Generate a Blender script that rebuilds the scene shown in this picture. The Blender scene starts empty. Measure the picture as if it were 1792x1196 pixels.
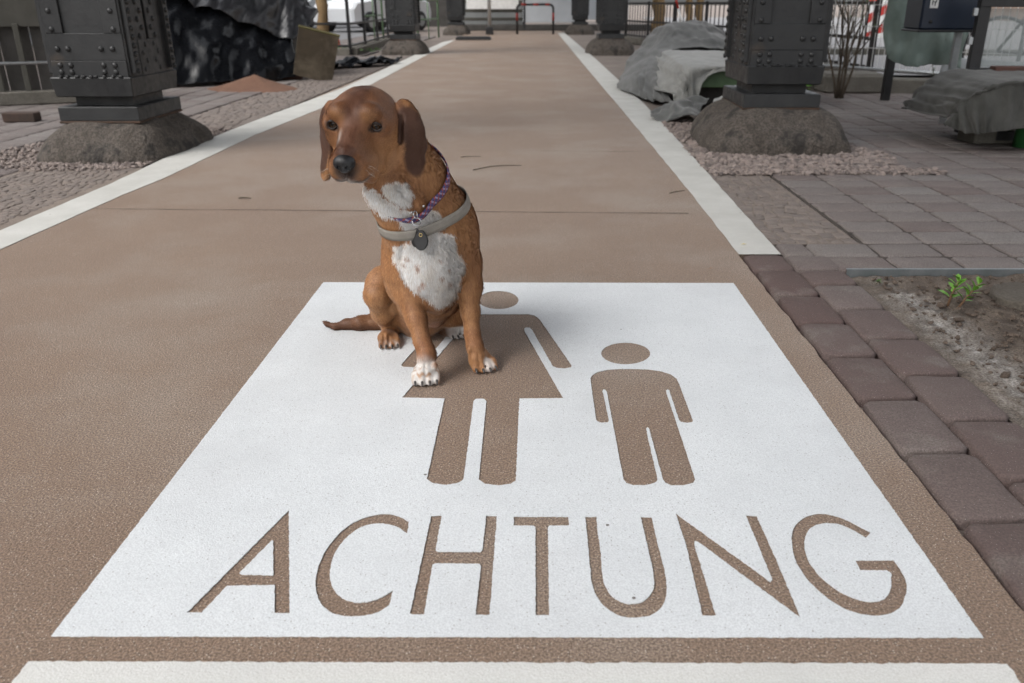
import bpy, math, random
import numpy as np
from mathutils import Vector, Matrix, noise as mnoise
R = math.radians
sc = bpy.context.scene
col = sc.collection

# ------------------------------------------------------------------ camera
CAM_H = 0.85
FPX, PPX, PPY = 1450.0, 940.0, 598.0           # focal length and principal point in photo pixels (1792 wide)
PITCH = math.atan(591.0 / FPX)
SP, CP = math.sin(PITCH), math.cos(PITCH)
cam_data = bpy.data.cameras.new("camera")
cam = bpy.data.objects.new("camera", cam_data)
col.objects.link(cam)
cam.location = (0, 0, CAM_H)
cam.rotation_euler = (R(90) - PITCH, 0, 0)
cam_data.sensor_width = 36.0
cam_data.lens = FPX / 1792.0 * 36.0
cam_data.shift_x = (896.0 - PPX) / 1792.0
cam_data.clip_start = 0.02
cam_data.clip_end = 800
cam_data.dof.use_dof = True
cam_data.dof.focus_distance = 2.0
cam_data.dof.aperture_fstop = 5.2
sc.camera = cam

# ------------------------------------------------------------------ sky and sun (overcast)
world = bpy.data.worlds.new("World"); sc.world = world
world.use_nodes = True
wt = world.node_tree; wt.nodes.clear()
wo = wt.nodes.new("ShaderNodeOutputWorld"); wb = wt.nodes.new("ShaderNodeBackground")
sky = wt.nodes.new("ShaderNodeTexSky"); sky.sky_type = 'NISHITA'; sky.sun_disc = False
SUN_EL, SUN_AZ = 42, 236
sky.sun_elevation = R(SUN_EL); sky.sun_rotation = R(SUN_AZ)
sky.air_density = 1.0; sky.dust_density = 4.0; sky.ozone_density = 1.2
hs = wt.nodes.new("ShaderNodeHueSaturation"); hs.inputs['Saturation'].default_value = 0.18
wt.links.new(sky.outputs[0], hs.inputs['Color']); wt.links.new(hs.outputs[0], wb.inputs[0])
wb.inputs[1].default_value = 0.15
wt.links.new(wb.outputs[0], wo.inputs[0])
sd = bpy.data.lights.new("sun", 'SUN'); sd.energy = 0.62; sd.angle = R(60); sd.color = (1.0, .95, .885)
sun = bpy.data.objects.new("sun", sd); col.objects.link(sun)
az = R(SUN_AZ)
to_sun = Vector((math.sin(az) * math.cos(R(SUN_EL)), math.cos(az) * math.cos(R(SUN_EL)), math.sin(R(SUN_EL))))
sun.rotation_euler = to_sun.to_track_quat('Z', 'Y').to_euler()
sc.view_settings.view_transform = 'Standard'; sc.view_settings.look = 'None'
sc.view_settings.gamma = 1.0; sc.view_settings.exposure = 1.22

# ------------------------------------------------------------------ helpers
def G(x, y, z=0.0):
    """photo pixel -> point on the horizontal plane at height z"""
    u, v = x - PPX, y - PPY
    D = FPX * SP + v * CP
    k = (CAM_H - z) / D
    return (u * k, k * (FPX * CP - v * SP))
def P(x, y, Y):
    """photo pixel -> 3D point at distance Y"""
    u, v = x - PPX, y - PPY
    k = Y / (FPX * CP - v * SP)
    return Vector((u * k, Y, CAM_H - k * (FPX * SP + v * CP)))

def tag(o, label=None, cat=None, group=None, kind=None):
    if label: o["label"] = label
    if cat: o["category"] = cat
    if group: o["group"] = group
    if kind: o["kind"] = kind
    return o
def empty(name, loc=(0, 0, 0), rz=0.0):
    o = bpy.data.objects.new(name, None); col.objects.link(o)
    o.location = loc; o.rotation_euler = (0, 0, rz); o.empty_display_size = .1
    return o
def mesh_obj(name, verts, faces, mat=None, parent=None, smooth=False, loc=None):
    me = bpy.data.meshes.new(name)
    me.from_pydata([tuple(v) for v in verts], [], faces)
    me.validate(); me.update()
    if smooth:
        me.polygons.foreach_set("use_smooth", [True] * len(me.polygons))
    o = bpy.data.objects.new(name, me); col.objects.link(o)
    if mat: me.materials.append(mat)
    if parent: o.parent = parent
    if loc: o.location = loc
    return o
def set_attr(o, name, vals):
    a = o.data.attributes.new(name, 'FLOAT', 'POINT'); a.data.foreach_set('value', vals)
def copy_tree(o, parent=None):
    c = o.copy(); col.objects.link(c)
    if parent: c.parent = parent
    for ch in list(o.children): copy_tree(ch, c)
    return c

class MB:
    def __init__(s): s.v = []; s.f = []; s.sm = []
    def add(s, vs, fs, smooth=False):
        n = len(s.v); s.v += [tuple(v) for v in vs]
        s.f += [tuple(i + n for i in f) for f in fs]; s.sm += [smooth] * len(fs)
        return s
    def box(s, c, d, b=0.0, rot=None, taper=None):
        """bevelled box: centre c, full size d, bevel b, taper = scale of bottom"""
        hx, hy, hz = d[0] / 2, d[1] / 2, d[2] / 2
        b = min(b, hx * .9, hy * .9, hz * .9)
        vs = []; fs = []
        if b <= 0:
            for z in (-hz, hz):
                for x, y in ((-hx, -hy), (hx, -hy), (hx, hy), (-hx, hy)): vs.append([x, y, z])
            fs = [(3, 2, 1, 0), (4, 5, 6, 7), (0, 1, 5, 4), (1, 2, 6, 5), (2, 3, 7, 6), (3, 0, 4, 7)]
        else:
            def ring(ix, iy, z):
                o = []
                for sx, sy in ((-1, -1), (1, -1), (1, 1), (-1, 1)):
                    a = [(sx * (ix), sy * (iy - b)), (sx * (ix - b), sy * (iy))]
                    if sx * sy > 0 and True: pass
                    o += a if (sx, sy) in ((-1, -1), (1, 1)) else a[::-1]
                return [[p[0], p[1], z] for p in o]
            rings = [ring(hx - b, hy - b, -hz), ring(hx, hy, -hz + b), ring(hx, hy, hz - b), ring(hx - b, hy - b, hz)]
            for r_ in rings: vs += r_
            for k in range(3):
                for i in range(8):
                    j = (i + 1) % 8
                    fs.append((k * 8 + i, k * 8 + j, (k + 1) * 8 + j, (k + 1) * 8 + i))
            fs.append(tuple(range(7, -1, -1))); fs.append(tuple(range(24, 32)))
        if taper:
            for v in vs:
                t = (v[2] + hz) / (2 * hz)
                v[0] *= taper + (1 - taper) * t; v[1] *= taper + (1 - taper) * t
        M = Matrix.Translation(c) @ (rot.to_4x4() if rot else Matrix())
        return s.add([M @ Vector(v) for v in vs], fs)
    def tube(s, pts, r, n=8, caps=True, r2=None):
        pts = [Vector(p) for p in pts]; m = len(pts); vs = []; fs = []
        rs = r if isinstance(r, (list, tuple)) else [r + ((r2 if r2 is not None else r) - r) * i / (m - 1) for i in range(m)]
        prev = None
        for i, p in enumerate(pts):
            t = (pts[min(i + 1, m - 1)] - pts[max(i - 1, 0)]).normalized()
            if prev is None:
                a = t.orthogonal().normalized()
            else:
                a = (prev - t * prev.dot(t)).normalized()
            prev = a; bvec = t.cross(a)
            for k in range(n):
                q = 2 * math.pi * k / n
                vs.append(p + (a * math.cos(q) + bvec * math.sin(q)) * rs[i])
        for i in range(m - 1):
            for k in range(n):
                l = (k + 1) % n
                fs.append((i * n + k, i * n + l, (i + 1) * n + l, (i + 1) * n + k))
        s.add(vs, fs, True)
        if caps:
            n0 = len(s.v) - len(vs)
            s.f.append(tuple(n0 + k for k in range(n - 1, -1, -1))); s.sm.append(False)
            s.f.append(tuple(n0 + (m - 1) * n + k for k in range(n))); s.sm.append(False)
        return s
    def sphere(s, c, r, nu=10, nv=6, half=None):
        c = Vector(c); r = Vector(r) if not isinstance(r, (int, float)) else Vector((r, r, r))
        vs = [c + Vector((0, 0, r.z))]; fs = []
        for i in range(1, nv):
            a = math.pi * i / nv
            for k in range(nu):
                q = 2 * math.pi * k / nu
                vs.append(c + Vector((r.x * math.sin(a) * math.cos(q), r.y * math.sin(a) * math.sin(q), r.z * math.cos(a))))
        vs.append(c - Vector((0, 0, r.z)))
        for k in range(nu): fs.append((0, 1 + k, 1 + (k + 1) % nu))
        for i in range(nv - 2):
            for k in range(nu):
                l = (k + 1) % nu
                fs.append((1 + i * nu + k, 1 + (i + 1) * nu + k, 1 + (i + 1) * nu + l, 1 + i * nu + l))
        L = len(vs) - 1; b0 = 1 + (nv - 2) * nu
        for k in range(nu): fs.append((L, b0 + (k + 1) % nu, b0 + k))
        return s.add(vs, fs, True)
    def build(s, name, mat=None, parent=None, loc=None):
        o = mesh_obj(name, s.v, s.f, mat, parent, loc=loc)
        if len(o.data.polygons) == len(s.sm): o.data.polygons.foreach_set("use_smooth", s.sm)
        return o

def fbm(p, sc_=1.0, oct=4):
    v = 0; a = .5; q = Vector(p) * sc_
    for _ in range(oct):
        v += a * mnoise.noise(q); q = q * 2.03; a *= .5
    return v

def crom(P0, P1, P2, P3, t):
    return .5 * ((2 * P1) + (-P0 + P2) * t + (2 * P0 - 5 * P1 + 4 * P2 - P3) * t * t + (-P0 + 3 * P1 - 3 * P2 + P3) * t ** 3)
def upsample(row, k):
    out = []
    n = len(row)
    for i in range(n - 1):
        a, b, c, d = row[max(i - 1, 0)], row[i], row[i + 1], row[min(i + 2, n - 1)]
        for j in range(k): out.append(crom(a, b, c, d, j / k))
    out.append(row[-1]); return out
def patch(name, ctrl, mat, parent=None, k=8, fold=0.02, fscale=5.0, thick=0.006, stretch=(1, 1, 1), seed=0, ridge=0.0, rscale=4.0, pleat=0.0, pfreq=1.6):
    """draped cloth: control grid of points -> smooth folded sheet with thickness"""
    rows = [upsample([Vector(p) for p in r_], k) for r_ in ctrl]
    cols = [upsample([rows[i][j] for i in range(len(rows))], k) for j in range(len(rows[0]))]
    nu, nv = len(cols), len(cols[0])
    pts = [[cols[i][j] for j in range(nv)] for i in range(nu)]
    def nrm(i, j):
        a = pts[min(i + 1, nu - 1)][j] - pts[max(i - 1, 0)][j]; b = pts[i][min(j + 1, nv - 1)] - pts[i][max(j - 1, 0)]
        n = a.cross(b); return n.normalized() if n.length > 1e-9 else Vector((0, 0, 1))
    vs = []
    for i in range(nu):
        for j in range(nv):
            p = pts[i][j]; q = Vector((p.x * stretch[0], p.y * stretch[1], p.z * stretch[2])) + Vector((seed * 3.1, 0, seed))
            d = fold * fbm(q, fscale, 4) * 2
            if pleat:
                hang = 1 - min(1, abs(nrm(i, j).z) ** 2 * 1.15); u_ = i / k
                d += pleat * hang * ((1 - abs(mnoise.noise(Vector((u_ * pfreq, seed, j / k * .25)))) * 3.2) + .5 * (1 - abs(mnoise.noise(Vector((u_ * pfreq * 2.2, seed + 4, j / k * .35)))) * 3))
            if ridge: d += ridge * (1 - abs(mnoise.noise(q * rscale)) * 3) + ridge * .5 * (1 - abs(mnoise.noise(q * rscale * 2.3 + Vector((5, 2, 1)))) * 3)
            vs.append(p + nrm(i, j) * d)
    for v in vs: v.z = max(v.z, .004)
    fs = [(i * nv + j, (i + 1) * nv + j, (i + 1) * nv + j + 1, i * nv + j + 1) for i in range(nu - 1) for j in range(nv - 1)]
    o = mesh_obj(name, vs, fs, mat, parent, True)
    m = o.modifiers.new("thickness", 'SOLIDIFY'); m.thickness = thick; m.offset = -1
    return o

# ------------------------------------------------------------------ materials
MATS = {}
def nmat(name, base, var=None, vscale=8, vdet=6, rough=.7, bump=0.0, bscale=40, metal=0.0, grain=None, gscale=300, gmix=.5, attr=None,
         spots=None, spscale=60, spth=.12, coords='Object', sheen=0, rvar=0.0, bump2=0.0, b2scale=8, spec=.5, stain=None, stscale=3, stth=(.5, .7), coat=0):
    m = bpy.data.materials.new(name); m.use_nodes = True
    nt = m.node_tree; N = nt.nodes; L = nt.links
    bs = N['Principled BSDF']
    tc = N.new('ShaderNodeTexCoord'); cs = tc.outputs[coords]
    def nz(scale, det, w=0):
        n = N.new('ShaderNodeTexNoise'); n.inputs['Scale'].default_value = scale; n.inputs['Detail'].default_value = det
        n.inputs['Roughness'].default_value = .6
        L.new(cs, n.inputs['Vector']); return n
    def mix(fac, a, b, mode='MIX'):
        x = N.new('ShaderNodeMix'); x.data_type = 'RGBA'; x.blend_type = mode
        if isinstance(fac, (int, float)): x.inputs['Factor'].default_value = fac
        else: L.new(fac, x.inputs['Factor'])
        for s_, k in ((a, 'A'), (b, 'B')):
            if isinstance(s_, tuple): x.inputs[6 if k == 'A' else 7].default_value = (*s_, 1)
            else: L.new(s_, x.inputs[6 if k == 'A' else 7])
        return x.outputs[2]
    def ramp(src, lo, hi):
        r_ = N.new('ShaderNodeMapRange'); r_.inputs['From Min'].default_value = lo; r_.inputs['From Max'].default_value = hi
        L.new(src, r_.inputs['Value']); return r_.outputs[0]
    c = None
    if var:
        c = mix(ramp(nz(vscale, vdet).outputs[0], .35, .65), base, var)
    else:
        rgb = N.new('ShaderNodeRGB'); rgb.outputs[0].default_value = (*base, 1); c = rgb.outputs[0]
    if attr:
        for nm_, colr in attr:
            an = N.new('ShaderNodeAttribute'); an.attribute_name = nm_
            c = mix(an.outputs['Fac'], c, colr)
    if stain:
        c = mix(ramp(nz(stscale, 8).outputs[0], *stth), c, stain)
    if grain:
        g = nz(gscale, 2); f = ramp(g.outputs[0], .38, .62)
        mm = N.new('ShaderNodeMath'); mm.operation = 'MULTIPLY'; mm.inputs[1].default_value = gmix; L.new(f, mm.inputs[0])
        c = mix(mm.outputs[0], c, grain)
    if spots:
        for (sc_, th_, colr) in spots:
            v = N.new('ShaderNodeTexVoronoi'); v.inputs['Scale'].default_value = sc_; L.new(cs, v.inputs['Vector'])
            lt = N.new('ShaderNodeMath'); lt.operation = 'LESS_THAN'; lt.inputs[1].default_value = th_; L.new(v.outputs['Distance'], lt.inputs[0])
            # keep only some cells
            sep = N.new('ShaderNodeSeparateColor'); L.new(v.outputs['Color'], sep.inputs[0])
            l2 = N.new('ShaderNodeMath'); l2.operation = 'LESS_THAN'; l2.inputs[1].default_value = .35; L.new(sep.outputs[0], l2.inputs[0])
            mu = N.new('ShaderNodeMath'); mu.operation = 'MULTIPLY'; L.new(lt.outputs[0], mu.inputs[0]); L.new(l2.outputs[0], mu.inputs[1])
            c = mix(mu.outputs[0], c, colr)
    L.new(c, bs.inputs['Base Color'])
    bs.inputs['Roughness'].default_value = rough; bs.inputs['Metallic'].default_value = metal
    bs.inputs['Specular IOR Level'].default_value = spec
    if coat: bs.inputs['Coat Weight'].default_value = coat
    if rvar:
        r2 = N.new('ShaderNodeMapRange'); r2.inputs['To Min'].default_value = rough - rvar; r2.inputs['To Max'].default_value = rough + rvar
        r2.inputs['From Min'].default_value = .35; r2.inputs['From Max'].default_value = .65
        L.new(nz(bscale * .3, 4).outputs[0], r2.inputs['Value']); L.new(r2.outputs[0], bs.inputs['Roughness'])
    if sheen:
        bs.inputs['Sheen Weight'].default_value = sheen
    if bump:
        b = N.new('ShaderNodeBump'); b.inputs['Strength'].default_value = 1.0; b.inputs['Distance'].default_value = bump
        L.new(nz(bscale, 3).outputs[0], b.inputs['Height']); last = b
        if bump2:
            b2 = N.new('ShaderNodeBump'); b2.inputs['Strength'].default_value = 1.0; b2.inputs['Distance'].default_value = bump2
            L.new(nz(b2scale, 4).outputs[0], b2.inputs['Height']); L.new(b.outputs[0], b2.inputs['Normal']); last = b2
        L.new(last.outputs[0], bs.inputs['Normal'])
    MATS[name] = m
    return m
# ------------------------------------------------------------------ materials of the ground
m_path = nmat('sand coated asphalt', (.300, .200, .136), (.345, .238, .165), vscale=1.3, vdet=8, rough=.62, bump=.0032, bscale=260,
              grain=(.080, .050, .032), gscale=260, gmix=.85, spots=[(210, .19, (.66, .60, .52)), (150, .14, (.06, .042, .03)), (1.9, .014, (.05, .04, .03))], stain=(.44, .365, .30), stscale=1.5, stth=(.47, .78), sheen=.14, spec=.5)
m_white = nmat('white thermoplastic paint', (.77, .80, .82), (.70, .73, .75), vscale=5, rough=.55, bump=.0009, bscale=330, grain=(.52, .54, .56), gscale=330, gmix=.6, stain=(.60, .615, .63), stscale=1.7, stth=(.50, .75),
               spots=[(9, .030, (.16, .15, .14)), (120, .15, (.40, .40, .40)), (90, .10, (.30, .29, .28))], rvar=.12)
m_line = nmat('worn white line paint', (.60, .60, .575), (.49, .49, .465), vscale=5, rough=.7, bump=.0015, bscale=200, grain=(.50, .49, .45), gscale=300, gmix=.5,
              spots=[(7, .04, (.25, .23, .20))], bump2=.003, b2scale=6)
m_ground = nmat('sandy joint ground', (.20, .165, .145), (.27, .23, .20), vscale=2, rough=.95, bump=.004, bscale=60, grain=(.10, .08, .07), gscale=160, gmix=.5)
m_paver = nmat('concrete paver', (.180, .150, .140), (.240, .204, .190), vscale=6, rough=.85, bump=.0028, bscale=140, attr=[('tone', (.245, .228, .216)), ('red', (.115, .073, .066))],
               grain=(.07, .052, .048), gscale=260, gmix=.60, stain=(.24, .215, .195), stscale=5, stth=(.52, .75), spots=[(180, .13, (.42, .38, .36))], bump2=.003, b2scale=14)
m_sett = nmat('small stone sett', (.205, .172, .150), (.26, .222, .195), vscale=9, rough=.9, bump=.002, bscale=90, attr=[('tone', (.175, .152, .138))], grain=(.13, .10, .09), gscale=220, gmix=.5)
m_gravel = nmat('crushed stone', (.255, .205, .182), (.36, .305, .275), vscale=14, rough=.85, bump=.001, bscale=120, attr=[('tone', (.12, .105, .10))], grain=(.2, .15, .13), gscale=300, gmix=.4)
m_soil = nmat('garden soil', (.075, .056, .043), (.20, .16, .125), vscale=14, vdet=8, rough=1, bump=.006, bscale=90, grain=(.035, .025, .02), gscale=190, gmix=.6,
              attr=[('salt', (.52, .50, .47))], spots=[(150, .12, (.45, .42, .38))])
m_clod = nmat('soil clods', (.085, .062, .047), (.17, .13, .105), vscale=30, rough=1, bump=.003, bscale=160, grain=(.04, .03, .022), gscale=260, gmix=.6)

def sheet(name, poly, z, mat, thick=0.0, **kw):
    vs = [(x, y, z) for x, y in poly]; n = len(vs)
    fs = [tuple(range(n))]
    if thick:
        vs += [(x, y, z - thick) for x, y in poly]
        fs += [(i, i + n, (i + 1) % n + n, (i + 1) % n) for i in range(n)]
    o = mesh_obj(name, vs, fs, mat)
    return o

rnd = random.Random(5)
def ragged(x, y0, y1, amp, step=.03, seed=0.0):
    out = []; y = y0; sgn = 1 if y1 > y0 else -1
    while (y1 - y) * sgn > 0:
        out.append((x + amp * (mnoise.noise(Vector((y * 9, seed, 0))) + .6 * mnoise.noise(Vector((y * 37, seed, 3)))), y)); y += step * sgn
    out.append((x, y1)); return out

# base ground out to the horizon
tag(mesh_obj('ground', [(-300, -20, -.03), (300, -20, -.03), (300, 600, -.03), (-300, 600, -.03)], [(0, 1, 2, 3)], m_ground), kind='structure')
# cycle path (sand coated asphalt)
pp = ragged(.735, -1.5, 2.93, .006, seed=1) + ragged(.80, 2.95, 30, .01, .06, 2) + ragged(-2.17, 30, -1.5, .01, .06, 4)
pth = sheet('path', pp, 0.0, m_path, .03); tag(pth, kind='structure')
# hairline joints across the path: thin grooves modelled as dark sunk strips
m_crack = nmat('joint filler', (.055, .040, .030), rough=.9)
def crack(px0, px1, y0, y1, w):
    mb = MB(); n = 46; top = []; bot = []
    for i in range(n + 1):
        t = i / n; gx, gy = G(px0 + (px1 - px0) * t, y0 + (y1 - y0) * t)
        gy += .006 * mnoise.noise(Vector((gx * 5, gy, 0))); ww = w * (.35 + .9 * abs(mnoise.noise(Vector((gx * 7, gy * 2, 4)))) * 1.6)
        top.append((gx, gy + ww, .0012)); bot.append((gx, gy - ww, .0012))
    mb.add(bot + top, [(i, i + 1, n + 2 + i, n + 1 + i) for i in range(n)])
    return tag(mb.build('path_joint', m_crack), kind='structure')
crack(155, 1205, 366, 374, .0042); crack(800, 1120, 264, 266, .003)

# painted side lines, traced
m_line_h = .0026
def strip(name, a, b, z, mat):
    n = len(a); A = [G(*p) for p in a]; B = [G(*p) for p in b]
    def fine(Q):
        o = []
        for i in range(len(Q) - 1):
            m = max(2, int(abs(Q[i + 1][1] - Q[i][1]) / .05))
            for j in range(m):
                t = j / m; y = Q[i][1] + (Q[i + 1][1] - Q[i][1]) * t
                o.append((Q[i][0] + (Q[i + 1][0] - Q[i][0]) * t + .005 * mnoise.noise(Vector((y * 8, Q[0][0] * 9, 1))), y))
        o.append(Q[-1]); return o
    return sheet(name, fine(A) + fine(B)[::-1], z, mat, .0015)
lineL = [(-160, 472), (0, 404.7), (198.7, 320), (331, 257.5), (456, 208), (600, 154.5), (775, 74)]
lineLi = [(-160, 507), (0, 437.8), (206, 345.8), (287, 312.7), (441.5, 239), (600, 174.8), (797, 70)]
ll = strip('edge_line', lineL, lineLi, m_line_h, m_line)
tag(ll, 'long worn white line along the left edge of the path', 'road marking', 'edge lines of the path')
lr = strip('edge_line', [(1292.5, 446), (1192, 318), (1092, 197), (1020, 112), (976, 58)], [(1366, 446), (1192, 252), (1128, 183), (1044, 105), (988, 58)], m_line_h, m_line)
tag(lr, 'white line along the right path edge, ending at the red border pavers', 'road marking', 'edge lines of the path')

# ------------------------------------------------------------------ the white sign painted on the path
def r1(p): return (690 + p[0] / 2.9907, 480 + p[1] / 2.99)
def r2(p): return (320 + p[0] / 3.0897, 880 + p[1] / 3.0909)
def r3(p): return (880 + p[0] / 2.4889, 880 + p[1] / 2.4909)
LET = [
 (r2, 0, [(573,47),(578,605),(497,603),(497,452),(240,455),(104,600),(24,600)]),
 (r2, 0, [(483,208),(489,212),(489,398),(318,394),(306,386)]),
 (r2, 1, [(1225,108),(1180,84),(1132,68),(1080,67),(1010,78),(940,105),(880,142),(820,200),(775,262),(742,328),(722,400),(719,450),(728,510),(755,560),(800,598),(860,617),(930,621),(1000,615),(1060,597),(1115,562),(1138,478),(1080,515),(1020,538),(960,546),(900,538),(850,512),(815,470),(798,420),(798,370),(806,320),(825,275),(860,222),(910,175),(960,140),(1010,124),(1060,118),(1110,122),(1160,138),(1213,172)]),
 (r2, 0, [(1343,78),(1400,75),(1366,262),(1375,270),(1608,272),(1620,262),(1640,76),(1698,77),(1658,614),(1583,612),(1612,350),(1603,337),(1365,334),(1350,342),(1304,611),(1228,609)]),
 (r3, 0, [(47,65),(285,65),(289,104),(205,104),(196,112),(202,496),(143,495),(142,112),(134,105),(47,103)]),
 (r3, 1, [(358,66),(406,65),(413,130),(425,220),(432,300),(440,350),(462,396),(500,430),(550,447),(600,440),(640,410),(658,370),(657,330),(640,240),(600,67),(648,67),(668,160),(690,240),(706,310),(713,370),(708,425),(685,468),(640,497),(580,506),(520,502),(465,475),(415,425),(390,365),(378,270),(368,160)]),
 (r3, 0, [(752,50),(1150,338),(1165,350),(1172,338),(1058,60),(1105,62),(1196,265),(1297,508),(850,175),(836,172),(833,182),(928,497),(870,497),(800,200)]),
 (r3, 1, [(1603,135),(1540,102),(1480,72),(1420,56),(1370,52),(1320,66),(1280,96),(1260,140),(1260,200),(1275,260),(1310,320),(1370,385),(1440,440),(1520,480),(1600,497),(1670,493),(1725,465),(1752,415),(1758,360),(1735,305),(1702,255),(1534,256),(1555,299),(1672,300),(1690,312),(1692,350),(1685,390),(1665,420),(1630,436),(1570,433),(1500,410),(1440,375),(1380,325),(1335,265),(1315,210),(1315,165),(1330,125),(1365,102),(1410,94),(1460,98),(1520,122),(1580,157)]),
 (r1, 0, [(337,213),(700,213),(735,220),(760,240),(930,483),(925,492),(890,498),(850,495),(830,486),(722,297),(710,284),(690,283),(680,290),(683,305),(884,653),(655,655),(636,1085),(610,1102),(545,1111),(475,1103),(443,1080),(482,668),(470,657),(425,657),(415,668),(363,1078),(335,1098),(265,1108),(200,1098),(171,1078),(263,655),(41,650),(339,305),(342,290),(332,283),(312,284),(300,297),(140,486),(120,492),(50,490),(35,480),(105,400),(272,240),(301,220)]),
 (r1, 0, [(1026,548),(1035,535),(1060,518),(1110,505),(1170,500),(1250,499),(1330,502),(1400,512),(1445,527),(1475,548),(1490,575),(1563,770),(1560,779),(1530,783),(1500,778),(1490,768),(1440,615),(1430,607),(1422,612),(1428,635),(1575,1080),(1565,1098),(1510,1111),(1450,1110),(1420,1098),(1406,1080),(1333,812),(1325,805),(1318,812),(1322,835),(1378,1080),(1365,1098),(1310,1110),(1250,1110),(1215,1098),(1200,1080),(1112,620),(1103,608),(1094,608),(1090,618),(1096,640),(1123,770),(1118,780),(1085,782),(1062,775),(1056,765)]),
 (r1, 1, [(545 + 105 * math.cos(a * math.pi / 16), 139 + 48 * math.sin(a * math.pi / 16)) for a in range(32)]),
 (r1, 1, [(1211 + 128 * math.cos(a * math.pi / 16), 419 + 57 * math.sin(a * math.pi / 16)) for a in range(32)]),
]
def rough_poly(pts, amp, step, smooth=False, seed=0):
    if smooth:      # closed Catmull-Rom through gentle corners only
        n = len(pts); o = []
        V = [Vector((*p, 0)) for p in pts]
        for i in range(n):
            a, b, c, d = V[i - 1], V[i], V[(i + 1) % n], V[(i + 2) % n]
            def sharp(p, q, s_):
                u1 = (q - p).normalized(); u2 = (s_ - q).normalized(); return u1.dot(u2) < .78
            if sharp(a, b, c): a = b - (c - b)
            if sharp(b, c, d): d = c + (c - b)
            for j in range(4): 
                q = crom(a, b, c, d, j / 4); o.append((q.x, q.y))
        pts = o
    out = []; n = len(pts)
    for i in range(n):
        x0, y0 = pts[i]; x1, y1 = pts[(i + 1) % n]
        m = max(1, int(math.hypot(x1 - x0, y1 - y0) / step))
        for j in range(m):
            t = j / m; x = x0 + (x1 - x0) * t; y = y0 + (y1 - y0) * t
            q = Vector((x * 260, y * 260, seed)); f = 0 if (j == 0 and False) else 1
            out.append((x + amp * mnoise.noise(q) * f, y + amp * mnoise.noise(q + Vector((7.7, 3.1, 2))) * f))
    return out
def filled(name, polys, z, thick, mat):
    cu = bpy.data.curves.new(name, 'CURVE'); cu.dimensions = '2D'; cu.fill_mode = 'BOTH'; cu.extrude = thick / 2
    for p in polys:
        s = cu.splines.new('POLY'); s.points.add(len(p) - 1); s.use_cyclic_u = True
        s.points.foreach_set('co', [c for x, y in p for c in (x, y, 0, 1)])
    tmp = bpy.data.objects.new(name + 'c', cu); col.objects.link(tmp)
    bpy.context.view_layer.update()
    me = bpy.data.meshes.new_from_object(tmp.evaluated_get(bpy.context.evaluated_depsgraph_get()))
    bpy.data.objects.remove(tmp); bpy.data.curves.remove(cu)
    o = bpy.data.objects.new(name, me); col.objects.link(o); me.materials.clear(); me.materials.append(mat)
    o.location.z = z - thick / 2
    return o
polys = [rough_poly([(-.704, .950), (.645, .947), (.644, 2.588), (-.703, 2.597)], .0016, .006)]
for i, (fn, smf, pts) in enumerate(LET):
    polys.append(rough_poly([G(*fn(p)) for p in pts], .0014, .005, smooth=bool(smf), seed=i))
sign = filled('road_marking', polys, .0024, .0014, m_white)
tag(sign, 'large white square painted on the path, with mother and child symbols and ACHTUNG', 'road marking')
sign2 = filled('road_marking', [rough_poly([(-.712, .1), (.655, .1), (.652, .896), (-.7085, .900)], .003, .007)], .0024, .0014, nmat('off white thermoplastic paint', (.74, .74, .72), (.66, .665, .65), vscale=4, rough=.6, bump=.0015, bscale=260,
                grain=(.52, .51, .48), gscale=420, gmix=.5))
tag(sign2, 'off-white painted band at the bottom of the photo, in front of the ACHTUNG square', 'road marking')

# ------------------------------------------------------------------ pavers
def rounded_stone(V, F, A, x0, y0, x1, y1, z, h, rr, bev, tone, red, jit=.002, n=3):
    """one bevelled paver with slightly uneven edge"""
    cx, cy = (x0 + x1) / 2, (y0 + y1) / 2
    def ring(ins, zz):
        o = []
        X0, Y0, X1, Y1 = x0 + ins, y0 + ins, x1 - ins, y1 - ins
        c = min(rr, (X1 - X0) / 3, (Y1 - Y0) / 3)
        cor = [((X0 + c, Y0), (X1 - c, Y0)), ((X1, Y0 + c), (X1, Y1 - c)), ((X1 - c, Y1), (X0 + c, Y1)), ((X0, Y1 - c), (X0, Y0 + c))]
        for a, b in cor:
            for k in range(n + 1):
                t = k / n; o.append([a[0] + (b[0] - a[0]) * t, a[1] + (b[1] - a[1]) * t, zz])
        return o
    offs = None
    rings = [ring(0, z - h), ring(0, z - bev), ring(bev * .35, z - bev * .3), ring(bev * 1.1, z)]
    m = len(rings[0]); offs = [(rnd.uniform(-jit, jit), rnd.uniform(-jit, jit), rnd.uniform(-jit, jit) * .4) for _ in range(m)]
    tx, ty = rnd.uniform(-.006, .006), rnd.uniform(-.006, .006); dz = rnd.uniform(-.002, .002)
    b0 = len(V)
    for r_ in rings:
        for (x, y, zz), (a, b, c) in zip(r_, offs):
            V.append((x + a, y + b, zz + c + dz + (x - cx) * tx + (y - cy) * ty)); A[0].append(tone); A[1].append(red)
    V.append((cx, cy, z + dz + .0012)); A[0].append(tone); A[1].append(red)
    for k in range(3):
        for i in range(m):
            j = (i + 1) % m
            F.append((b0 + k * m + i, b0 + k * m + j, b0 + (k + 1) * m + j, b0 + (k + 1) * m + i))
    for i in range(m): F.append((b0 + 3 * m + i, b0 + 3 * m + (i + 1) % m, b0 + 4 * m))
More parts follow.
